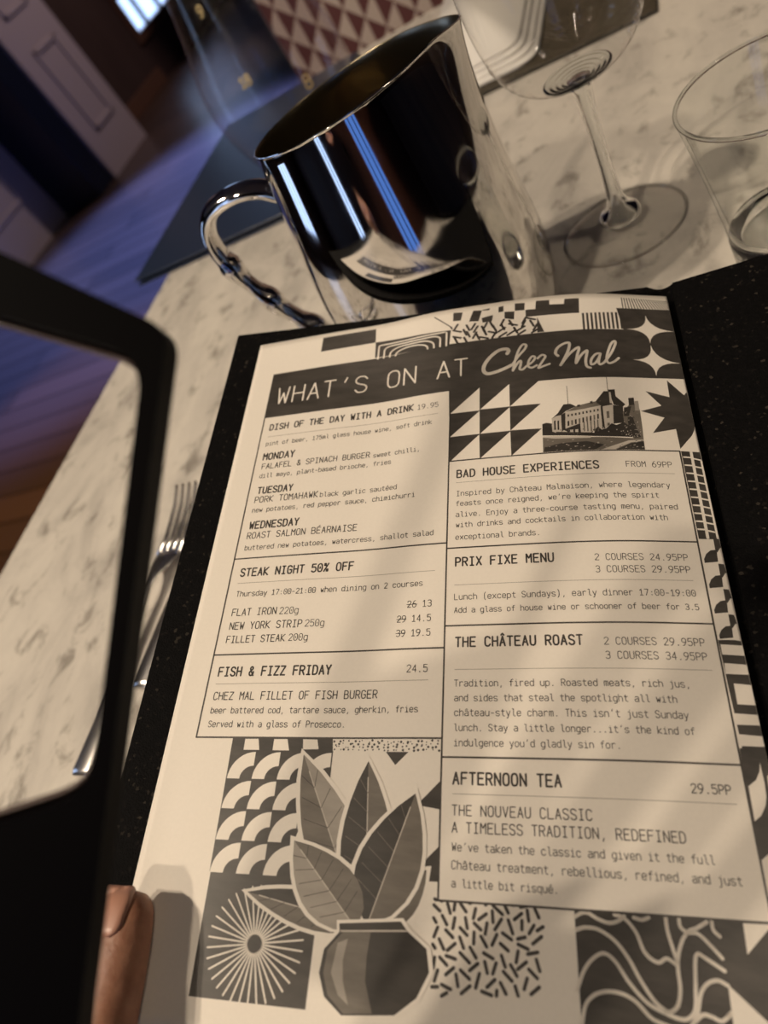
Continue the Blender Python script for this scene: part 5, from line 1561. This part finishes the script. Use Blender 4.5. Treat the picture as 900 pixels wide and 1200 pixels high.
menu = empty('open_menu', board(1.6, 3.6))
tag(menu, 'open black menu book showing a cream printed page of dishes and prices', 'menu')
MI = menu.matrix_world.inverted() if False else Matrix.Translation(-Vector(board(1.6, 3.6)))


def local(bm):
    bmesh.ops.transform(bm, matrix=MI, verts=bm.verts)
    return bm


# page sheet
VT, VB = VV['T'], 3.45
uls = [round(-1.795 + 0.005, 3)] + [round(-1.75 + 0.05 * i, 3) for i in range(70)] + [1.713]
vls = [VT] + [-1.5 + 0.125 * i for i in range(40)] + [VB]
bm = bmesh.new()
gr = [[bm.verts.new(page(u, q)) for q in vls] for u in uls]
bk = [[bm.verts.new(page(u, q, -0.00022)) for q in vls] for u in uls]
for i in range(len(uls) - 1):
    for k in range(len(vls) - 1):
        bm.faces.new((gr[i][k], gr[i][k + 1], gr[i + 1][k + 1], gr[i + 1][k]))
        bm.faces.new((bk[i][k], bk[i + 1][k], bk[i + 1][k + 1], bk[i][k + 1]))
for i in range(len(uls) - 1):
    for k, s_ in ((0, 1), (len(vls) - 1, -1)):
        q = (gr[i][k], gr[i + 1][k], bk[i + 1][k], bk[i][k])
        bm.faces.new(q if s_ > 0 else q[::-1])
for k in range(len(vls) - 1):
    for i, s_ in ((0, -1), (len(uls) - 1, 1)):
        q = (gr[i][k], gr[i][k + 1], bk[i][k + 1], bk[i][k])
        bm.faces.new(q[::-1] if s_ > 0 else q)
bmesh.ops.recalc_face_normals(bm, faces=bm.faces)
sheet = obj('menu_page', local(bm), M_paper, menu, True)

# covers
HU = 1.60
VC0, VC1 = -1.78, 3.66
TH = 0.0028


def slab(bm, P, Q, R_, T_, nrm, th):
    top = [Vector(q) for q in (P, Q, R_, T_)]
    vs = [bm.verts.new(q) for q in top] + [bm.verts.new(q - nrm * th) for q in top]
    for i in ((0, 1, 2, 3), (7, 6, 5, 4), (0, 4, 5, 1), (1, 5, 6, 2), (2, 6, 7, 3), (3, 7, 4, 0)):
        bm.faces.new([vs[q] for q in i])
    bmesh.ops.recalc_face_normals(bm, faces=bm.faces)
    bmesh.ops.bevel(bm, geom=list(bm.edges), offset=0.0008, segments=2, affect='EDGES')


NB = (board(0, 1) - board(0, 0)).cross(board(1, 0) - board(0, 0)).normalized()
if NB.z < 0: NB = -NB
bm = bmesh.new()
slab(bm, board(-2.065, VC0), board(HU, VC0), board(HU, VC1), board(-2.065, VC1), NB, TH)
obj('front_cover', local(bm), M_cloth, menu)
PHI = math.radians(13.5)
DR = (PU * math.cos(PHI) - PN * math.sin(PHI)).normalized()
NR = (PV.cross(DR)).normalized()
if NR.z < 0: NR = -NR
h0 = lambda q: board(HU + 0.17, q) + NB * (-0.0010)
bm = bmesh.new()
a0, a1 = h0(VC0), h0(VC1)
slab(bm, a0 + NR * 0.0018, a0 + NR * 0.0018 + DR * 0.24, a1 + NR * 0.0018 + DR * 0.24, a1 + NR * 0.0018, NR, TH)
obj('back_cover', local(bm), M_cloth, menu)
bm = bmesh.new()
secs = []
for q in (VC0 + 0.01, VC1 - 0.01):
    A = board(HU - 0.03, q); B = board(HU + 0.06, q) - NB * 0.0022; Cc = board(HU + 0.13, q) - NB * 0.002; D_ = h0(q) + NR * 0.0012 + DR * 0.003
    ln = catmull([A + NB * 0.0003, B, Cc, D_ + NR * 0.0005], 5)
    secs.append((ln, [p_ - NB * 0.002 for p_ in ln]))
(t0, b0), (t1, b1) = secs
for i in range(len(t0) - 1):
    for A, B, fl in ((t0, t1, 0), (b0, b1, 1)):
        q = [bm.verts.new(p_) for p_ in (A[i], A[i + 1], B[i + 1], B[i])]
        bm.faces.new(q if not fl else q[::-1])
    bm.faces.new([bm.verts.new(p_) for p_ in (t0[i], b0[i], b0[i + 1], t0[i + 1])])
    bm.faces.new([bm.verts.new(p_) for p_ in (t1[i], t1[i + 1], b1[i + 1], b1[i])])
bmesh.ops.remove_doubles(bm, verts=bm.verts, dist=1e-6)
bmesh.ops.recalc_face_normals(bm, faces=bm.faces)
obj('spine', local(bm), M_cloth, menu, True)

# printed matter ------------------------------------------------------
LV = 0.000012
GL = {
'A': '0,0 2,7 4,0|.8,2.4 3.2,2.4', 'B': '0,0 0,7 2.6,7 3.6,6.3 3.6,4.4 2.7,3.7 0,3.7|2.7,3.7 4,2.9 4,.8 2.9,0 0,0',
'C': '4,5.7 3,7 1,7 0,5.8 0,1.2 1,0 3,0 4,1.3', 'D': '0,0 0,7 2.5,7 4,5.6 4,1.4 2.5,0 0,0', 'E': '4,7 0,7 0,0 4,0|0,3.7 3.3,3.7',
'F': '4,7 0,7 0,0|0,3.7 3.3,3.7', 'G': '4,5.7 3,7 1,7 0,5.8 0,1.2 1,0 3,0 4,1 4,3.3 2.2,3.3', 'H': '0,0 0,7|4,0 4,7|0,3.6 4,3.6',
'I': '.6,7 3.4,7|2,7 2,0|.6,0 3.4,0', 'K': '0,0 0,7|4,7 .2,3.4 4,0', 'L': '0,7 0,0 4,0', 'M': '0,0 0,7 2,3.6 4,7 4,0', 'N': '0,0 0,7 4,0 4,7',
'O': '1.1,0 2.9,0 4,1.2 4,5.8 2.9,7 1.1,7 0,5.8 0,1.2 1.1,0', 'P': '0,0 0,7 2.8,7 4,6 4,4.1 2.8,3.1 0,3.1', 'R': '0,0 0,7 2.8,7 4,6 4,4.3 2.8,3.4 0,3.4|2,3.4 4,0',
'S': '4,5.8 3,7 1,7 0,6 0,4.7 1,3.8 3,3.2 4,2.3 4,1 3,0 1,0 0,1.2', 'T': '0,7 4,7|2,7 2,0', 'U': '0,7 0,1.2 1.1,0 2.9,0 4,1.2 4,7', 'V': '0,7 2,0 4,7',
'W': '0,7 .8,0 2,4.6 3.2,0 4,7', 'X': '0,7 4,0|4,7 0,0', 'Y': '0,7 2,3.4 4,7|2,3.4 2,0', 'Z': '0,7 4,7 0,0 4,0',
'a': '.3,4.6 1.2,5 3,5 4,4.1 4,0|4,2.8 1.2,2.8 0,2 0,.9 1,0 2.6,0 4,1', 'b': '0,7.2 0,0|0,1 1.2,0 2.9,0 4,1.1 4,3.9 2.9,5 1.2,5 0,4',
'c': '4,4 2.9,5 1.1,5 0,3.9 0,1.1 1.1,0 2.9,0 4,1', 'd': '4,7.2 4,0|4,1 2.8,0 1.1,0 0,1.1 0,3.9 1.1,5 2.8,5 4,4', 'e': '0,2.5 4,2.5 4,3.9 2.9,5 1.1,5 0,3.9 0,1.1 1.1,0 2.9,0 3.9,.8',
'f': '3.9,7 2.6,7 1.7,6.2 1.7,0|.3,4.8 3.6,4.8', 'g': '4,5 4,-1 2.9,-2 .8,-2|4,1 2.8,0 1.1,0 0,1.1 0,3.9 1.1,5 2.8,5 4,4', 'h': '0,7.2 0,0|0,3.9 1.2,5 2.9,5 4,3.9 4,0',
'i': '.6,5 2.1,5 2.1,0|.4,0 3.8,0|2,6.7 2.1,6.8', 'j': '1,5 2.8,5 2.8,-1 1.8,-2 .5,-2|2.7,6.7 2.8,6.8', 'k': '0,7.2 0,0|3.8,5 .2,2.4 4,0', 'l': '.6,7.2 2,7.2 2,1 2.8,0 3.9,0',
'm': '0,0 0,5|0,4.3 .8,5 1.5,5 2,4.3 2,0|2,4.3 2.8,5 3.4,5 4,4.3 4,0', 'n': '0,0 0,5|0,3.9 1.2,5 2.9,5 4,3.9 4,0', 'o': '1.1,0 2.9,0 4,1.1 4,3.9 2.9,5 1.1,5 0,3.9 0,1.1 1.1,0',
'p': '0,5 0,-2|0,1 1.2,0 2.9,0 4,1.1 4,3.9 2.9,5 1.2,5 0,4', 'q': '4,5 4,-2|4,1 2.8,0 1.1,0 0,1.1 0,3.9 1.1,5 2.8,5 4,4', 'r': '.5,0 .5,5|.5,3.6 1.8,5 3.2,5 3.9,4.4',
's': '3.8,4.3 2.9,5 1,5 0,4.3 0,3.3 1,2.6 3,2.3 4,1.6 4,.7 3,0 1,0 0,.8', 't': '1.6,6.6 1.6,1 2.5,0 3.8,0|.2,5 3.7,5', 'u': '0,5 0,1.1 1.1,0 2.8,0 4,1|4,5 4,0', 'v': '0,5 2,0 4,5',
'w': '0,5 .9,0 2,3.4 3.1,0 4,5', 'x': '0,5 4,0|4,5 0,0', 'y': '0,5 2,.2|4,5 1.4,-2 .4,-2', 'z': '0,5 4,5 0,0 4,0',
'0': '1.1,0 2.9,0 4,1.2 4,5.8 2.9,7 1.1,7 0,5.8 0,1.2 1.1,0|2,2.8 2,4.2', '1': '.5,5.6 2.1,7 2.1,0|.4,0 3.8,0', '2': '0,5.7 1.1,7 2.9,7 4,5.9 4,4.6 0,.2 0,0 4,0',
'3': '.2,6.2 1.2,7 2.9,7 3.9,6 3.9,4.6 2.9,3.7 1.5,3.7|2.9,3.7 4,2.7 4,1.1 2.9,0 1.1,0 0,.9', '4': '3,0 3,7 0,2 4,2', '5': '3.8,7 .3,7 .2,4 1.2,4.4 2.9,4.4 4,3.4 4,1.1 2.9,0 1.1,0 0,.9',
'6': '3.4,7 2,7 0,3.4 0,1.1 1.1,0 2.9,0 4,1.1 4,2.9 2.9,4 1.1,4 0,3', '7': '0,7 4,7 1.4,0', '8': '1.1,0 2.9,0 4,1 4,2.8 2.9,3.8 1.1,3.8 0,2.8 0,1 1.1,0|1.1,3.8 .2,4.7 .2,6.1 1.1,7 2.9,7 3.8,6.1 3.8,4.7 2.9,3.8', '9': '.6,0 2,0 4,3.6 4,5.9 2.9,7 1.1,7 0,5.9 0,4.1 1.1,3 2.9,3 4,4',
'%': '0,0 4,7|.3,5.2 1.5,5.2 1.5,6.9 .3,6.9 .3,5.2|2.5,.1 3.7,.1 3.7,1.8 2.5,1.8 2.5,.1', '&': '4,0 .7,4.9 .7,6.2 1.4,7 2.4,7 3.1,6.2 3.1,5.2 .1,2.8 .1,1 1,0 2.3,0 3.9,1.6 3.9,3',
'(': '3,8 1.6,6 1.6,.5 3,-1.5', ')': '1,8 2.4,6 2.4,.5 1,-1.5', ',': '2.2,.5 1.5,-1.4', '.': '1.6,.2 2.4,.2|2,.6 2,-.1', ':': '1.6,.6 2.4,.6|2,.9 2,.3|1.6,4 2.4,4|2,4.3 2,3.7', '-': '.6,2.9 3.4,2.9', '’': '2.4,7.3 1.7,5.4'}
ACC = {'Â': ('A', '.9,8 2,9.2 3.1,8'), 'É': ('E', '1.6,7.9 2.9,9.2'), 'â': ('a', '.9,6 2,7.2 3.1,6'), 'é': ('e', '1.6,6 2.9,7.3')}


def glyph(ch):
    if ch in ACC: s_ = GL[ACC[ch][0]] + '|' + ACC[ch][1]
    else: s_ = GL.get(ch, '')
    return [[tuple(map(float, q.split(','))) for q in part.split()] for part in s_.split('|') if part]


def smooth_poly(pts):
    """soften blunt corners of a glyph stroke"""
    out_ = [Vector(pts[0])]
    for a, b_, c in zip(pts, pts[1:], pts[2:]):
        a, b_, c = Vector(a), Vector(b_), Vector(c)
        ang = (b_ - a).angle(c - b_, 0)
        if 0.3 < ang < 1.2:
            out_ += [b_ + (a - b_) * 0.22, b_ + (c - b_) * 0.22]
        else: out_.append(b_)
    out_.append(Vector(pts[-1]))
    return out_


def ribbon(bm, pts, r, mi, vl, off, disc=6):
    pts = [Vector((p_[0], p_[1])) for p_ in pts]
    def put(q):
        v_ = bm.verts.new((q.x, q.y, 0)); v_[vl] = off
        return v_
    for a, b_ in zip(pts, pts[1:]):
        d_ = b_ - a
        if d_.length < 1e-7: continue
        n_ = Vector((-d_.y, d_.x)).normalized() * r
        f_ = bm.faces.new([put(q) for q in (a + n_, a - n_, b_ - n_, b_ + n_)])
        f_.material_index = mi
    if disc:
        for p_ in pts:
            f_ = bm.faces.new([put(p_ + Vector((math.cos(2 * math.pi * k / disc), math.sin(2 * math.pi * k / disc))) * r) for k in range(disc)])
            f_.material_index = mi


def finish(name, bm, vl, label=None, cut=True):
    if cut:
        for i in range(73):
            u = round(-1.75 + 0.05 * i, 3)
            bmesh.ops.bisect_plane(bm, geom=bm.verts[:] + bm.edges[:] + bm.faces[:], plane_co=(u, 0, 0), plane_no=(1, 0, 0), dist=1e-7)
    if cut:
        for i in range(40):
            bmesh.ops.bisect_plane(bm, geom=bm.verts[:] + bm.edges[:] + bm.faces[:], plane_co=(0, -1.5 + 0.125 * i, 0), plane_no=(0, 1, 0), dist=1e-7)
    for v_ in bm.verts:
        v_.co = page(max(-1.79, min(1.7125, v_.co.x)), min(v_.co.y, VB - 0.002), v_[vl])
    for f_ in bm.faces:
        f_.normal_update()
        if f_.normal.dot(PN) > 0: f_.normal_flip()
    o = obj(name, local(bm), [INK[q] for q in INK_ORDER], sheet)
    if label: o['label'] = label
    return o


for name, data in ART.items():
    bm = bmesh.new()
    vl = bm.verts.layers.float.new('lev')
    for line in data.strip().splitlines():
        kind, tone, lev, rad, *rest = line.split()
        pts = [tuple(int(q) * 1e-4 for q in p_.split(',')) for p_ in rest]
        mi = INK_ORDER.index(tone); off = int(lev) * LV
        if kind == 'P':
            vs = []
            for p_ in pts:
                v_ = bm.verts.new((p_[0], p_[1], 0)); vs.append(v_)
            f_ = bm.faces.new(vs); f_.material_index = mi
            f_.normal_update()
            if len(vs) > 4: fs = bmesh.ops.triangulate(bm, faces=[f_])['faces']
            for v_ in vs: v_[vl] = off
        else:
            if kind == 'C': pts = [tuple(q) for q in catmull(pts, 5)]
            ribbon(bm, pts, int(rad) * 1e-4, mi, vl, off, 8 if int(rad) > 40 else 0)
    finish(name, bm, vl)

WEIGHT = {'H': 0.0070, 'B': 0.0054, 'M': 0.0031, 'L': 0.0024}
blocks = {}
for grp, s_, u0, u1, v0, wt, tone, lev in TEXT:
    if grp not in blocks:
        bm = bmesh.new(); blocks[grp] = (bm, bm.verts.layers.float.new('lev'))
    bm, vl = blocks[grp]
    n_ = len(s_)
    adv = (u1 - u0) / (n_ - 0.32)
    gx = adv * (0.66 if wt == 'B' else 0.69) / 4
    gy = adv * (1.32 if wt != 'H' else 1.25) / 7
    for i, ch in enumerate(s_):
        for st in glyph(ch):
            pts = [(u0 + i * adv + q[0] * gx, v0 - q[1] * gy) for q in smooth_poly(st)]
            ribbon(bm, pts, WEIGHT[wt], INK_ORDER.index(tone), vl, lev * LV, 6 if wt in 'HB' else 4)
for grp, (bm, vl) in blocks.items():
    finish(grp, bm, vl, cut=(grp == 'title_lettering'))

# gold digits on the carafe
def carafe_r(z):
    for (r0, z0), (r1, z1) in zip(CP, CP[1:]):
        if z0 <= z <= z1: return r0 + (r1 - r0) * (z - z0) / max(z1 - z0, 1e-9)
    return CP[-1][0]


CP = [(0.062, 0.004), (0.072, 0.014), (0.079, 0.035), (0.0835, 0.06), (0.084, 0.078), (0.081, 0.10), (0.074, 0.125), (0.066, 0.148), (0.057, 0.18), (0.048, 0.22)]
for txt, ang, z, hgt in (('8', -46, 0.062, 0.013), ('18', -86, 0.098, 0.009), ('9', -92, 0.165, 0.009)):
    bm = bmesh.new()
    vl = bm.verts.layers.float.new('lev')
    for i, ch in enumerate(txt):
        for st in glyph(ch):
            ribbon(bm, [((q[0] + i * 5.2) * hgt / 7, q[1] * hgt / 7) for q in smooth_poly(st)], 0.0010, 0, vl, 0)
    for v_ in bm.verts:
        zz = z + v_.co.y
        rr = carafe_r(zz) + 0.0012
        a = math.radians(ang) + v_.co.x / rr
        v_.co = (rr * math.cos(a), rr * math.sin(a), zz)
    obj('printed_digit', bm, M_gold, d)

# ------------------------------------------------------------------ hand holding the menu
hand = empty('hand', page(-1.68, 3.9))
tag(hand, 'bare hand gripping the lower left corner of the open menu, thumb pressed on the page', 'hand')
HO = page(-1.68, 2.775)
HX, HY, HZ = PU, PV, -PN
hw_ = lambda p_: HO + HX * p_[0] + HY * p_[1] + HZ * p_[2]


def skin(name, chains, m, parent, root=0):
    me = bpy.data.meshes.new(name)
    verts, edges, rad, idx = [], [], [], {}
    for ch in chains:
        prev = None
        for key, p_, r_ in ch:
            if key not in idx:
                idx[key] = len(verts); verts.append(hw_(p_) - parent.location); rad.append(r_)
            if prev is not None: edges.append((prev, idx[key]))
            prev = idx[key]
    me.from_pydata(verts, edges, [])
    o = bpy.data.objects.new(name, me)
    COL.objects.link(o)
    md = o.modifiers.new('skin', 'SKIN')
    md.use_smooth_shade = True
    md.branch_smoothing = 0.5
    for i, sv in enumerate(me.skin_vertices[0].data):
        sv.radius = rad[i] if isinstance(rad[i], tuple) else (rad[i], rad[i])
        sv.use_root = (i == root)
    s0 = o.modifiers.new('rounding', 'SUBSURF'); s0.levels = 2; s0.render_levels = 2
    rm = o.modifiers.new('remesh', 'REMESH')
    rm.mode = 'VOXEL'; rm.voxel_size = 0.0022; rm.use_smooth_shade = True
    sm_ = o.modifiers.new('smooth', 'SMOOTH'); sm_.factor = 0.5; sm_.iterations = 6
    sb = o.modifiers.new('subdivision', 'SUBSURF')
    sb.levels = 1; sb.render_levels = 1
    me.materials.append(m)
    o.parent = parent
    return o


F_ = ('f', (-0.060, 0.270, -0.004), 0.040)
W_ = ('w', (-0.034, 0.186, 0.000), 0.027)
P_ = ('p', (-0.002, 0.096, -0.009), 0.021)
Q_ = ('q', (-0.016, 0.136, -0.004), 0.022)
chains = [[F_, W_, Q_, P_],
          [W_, ('tq', (-0.016, 0.128, 0.016), 0.0180), ('tm', (0.001, 0.090, 0.017), 0.0150), ('t1', (0.0035, 0.060, 0.0165), (0.0125, 0.0118)), ('t2', (0.0015, 0.036, 0.0122), (0.0116, 0.0098)), ('t3', (0.0006, 0.022, 0.0110), (0.0120, 0.0094)), ('t4', (-0.0004, 0.009, 0.0100), (0.0114, 0.0084)), ('t5', (-0.0012, 0.0025, 0.0092), (0.0085, 0.0062))],
          [P_, ('i0', (-0.004, 0.066, -0.0255), 0.0115), ('i1', (0.008, 0.034, -0.0255), 0.0088), ('i2', (0.026, 0.016, -0.0240), 0.0080), ('i3', (0.043, 0.008, -0.0225), 0.0068)],
          [P_, ('m0', (0.010, 0.072, -0.0260), 0.0115), ('m1', (0.030, 0.043, -0.0262), 0.0090), ('m2', (0.053, 0.026, -0.0250), 0.0082), ('m3', (0.071, 0.018, -0.0238), 0.0070)],
          [P_, ('r0', (0.020, 0.084, -0.0260), 0.0112), ('r1', (0.043, 0.060, -0.0265), 0.0086), ('r2', (0.066, 0.046, -0.0255), 0.0078), ('r3', (0.082, 0.039, -0.0245), 0.0066)],
          [P_, ('l0', (0.022, 0.100, -0.0240), 0.0102), ('l1', (0.045, 0.081, -0.0255), 0.0076), ('l2', (0.062, 0.070, -0.0248), 0.0068), ('l3', (0.074, 0.064, -0.0240), 0.0058)]]
palm = skin('palm_and_fingers', chains, M_skin, hand, 0)
# thumb nail: a curved plate laid on the skin near the tip
from mathutils.bvhtree import BVHTree
dg = bpy.context.evaluated_depsgraph_get()
dg.update()
ev = palm.evaluated_get(dg)
em = ev.to_mesh()
tree = BVHTree.FromPolygons([v_.co + hand.location for v_ in em.vertices], [tuple(p_.vertices) for p_ in em.polygons])
bm = bmesh.new()
nu, nv = 13, 13
rows = []
for i in range(nv):
    tt = i / (nv - 1)
    y = 0.0022 + 0.0140 * tt
    wd = 0.0068 * (0.62 + 0.38 * min(1, tt * 3.0) ** 0.5) * (1 if tt < 0.75 else 1 - 0.45 * ((tt - 0.75) / 0.25) ** 2)
    row = []
    for k in range(nu):
        s_ = (k / (nu - 1) - 0.5) * 2
        o_ = hw_((-0.0026 + s_ * wd, y, 0.04))
        hit = tree.ray_cast(o_, -HZ, 0.06)
        q = hit[0] if hit[0] is not None else hw_((-0.0030 + s_ * wd, y, 0.012))
        nn_ = hit[1] if hit[1] is not None else HZ
        row.append(bm.verts.new(q + nn_ * (0.0007 if abs(s_) < 0.9 and 0 < i < nv - 1 else 0.0001) - hand.location))
    rows.append(row)
ev.to_mesh_clear()
for A, B in zip(rows, rows[1:]):
    for k in range(nu - 1): bm.faces.new((A[k], A[k + 1], B[k + 1], B[k]))
bmesh.ops.recalc_face_normals(bm, faces=bm.faces)
nail = obj('thumb_nail', bm, M_nail, hand, True)
so = nail.modifiers.new('solid', 'SOLIDIFY'); so.thickness = 0.0005; so.offset = 0

# ------------------------------------------------------------------ black frame close to the lens
FD = 0.130
fo = CAM + FWD * FD + RIGHT * (-0.055) + DOWN * (0.06)
fr = empty('black_frame', fo)
tag(fr, 'blurred black rounded frame with an open window and wide base, close up at left', 'frame')
k_ = FD / 811.25
fl = lambda x, y, z: (CAM + RIGHT * ((x - 450) * k_) + DOWN * ((y - 600) * k_) + FWD * (FD + z)) - fo
outer = rounded([(-330, 145), (200, 388), (94, 1215), (70, 1480), (-330, 1480)], [60, 26, 40, 60, 60], 8)
inner = rounded([(-250, 300), (172, 420), (110, 930), (-250, 1045)], [60, 46, 62, 60], 8)
bm = bmesh.new()


def loop(pts, z): return [bm.verts.new(fl(q.x, q.y, z)) for q in pts]


def fill(A, B, rev=False):
    n_ = len(A)
    for i in range(n_):
        q = (A[i], A[(i + 1) % n_], B[(i + 1) % n_], B[i])
        bm.faces.new(q[::-1] if rev else q)


Of, Ob = loop(outer, -0.002), loop(outer, 0.006)
If, Ib = loop(inner, -0.002), loop(inner, 0.006)
fill(Of, Ob); fill(If, Ib, True)
for A, B in ((Of, If), (Ob, Ib)):
    es = []
    for lp in (A, B):
        for i in range(len(lp)):
            e = bm.edges.get((lp[i], lp[(i + 1) % len(lp)]))
            es.append(e)
    bmesh.ops.triangle_fill(bm, edges=es, use_beauty=True)
bmesh.ops.recalc_face_normals(bm, faces=bm.faces)
obj('frame_body', bm, M_black, fr)
bm = bmesh.new()
def scale_in(pts, d_):
    c_ = sum(pts, Vector((0, 0))) / len(pts)
    return [p_ + (c_ - p_).normalized() * d_ for p_ in pts]
A = loop(inner, 0.0055); B = loop(scale_in(inner, 7), 0.0030); C_ = loop(scale_in(inner, 9), 0.0050); D_ = loop(scale_in(inner, 2), 0.0070)
fill(A, B); fill(B, C_); fill(C_, D_); fill(D_, A)
bmesh.ops.recalc_face_normals(bm, faces=bm.faces)
obj('inner_rim', bm, M_rim, fr, True)
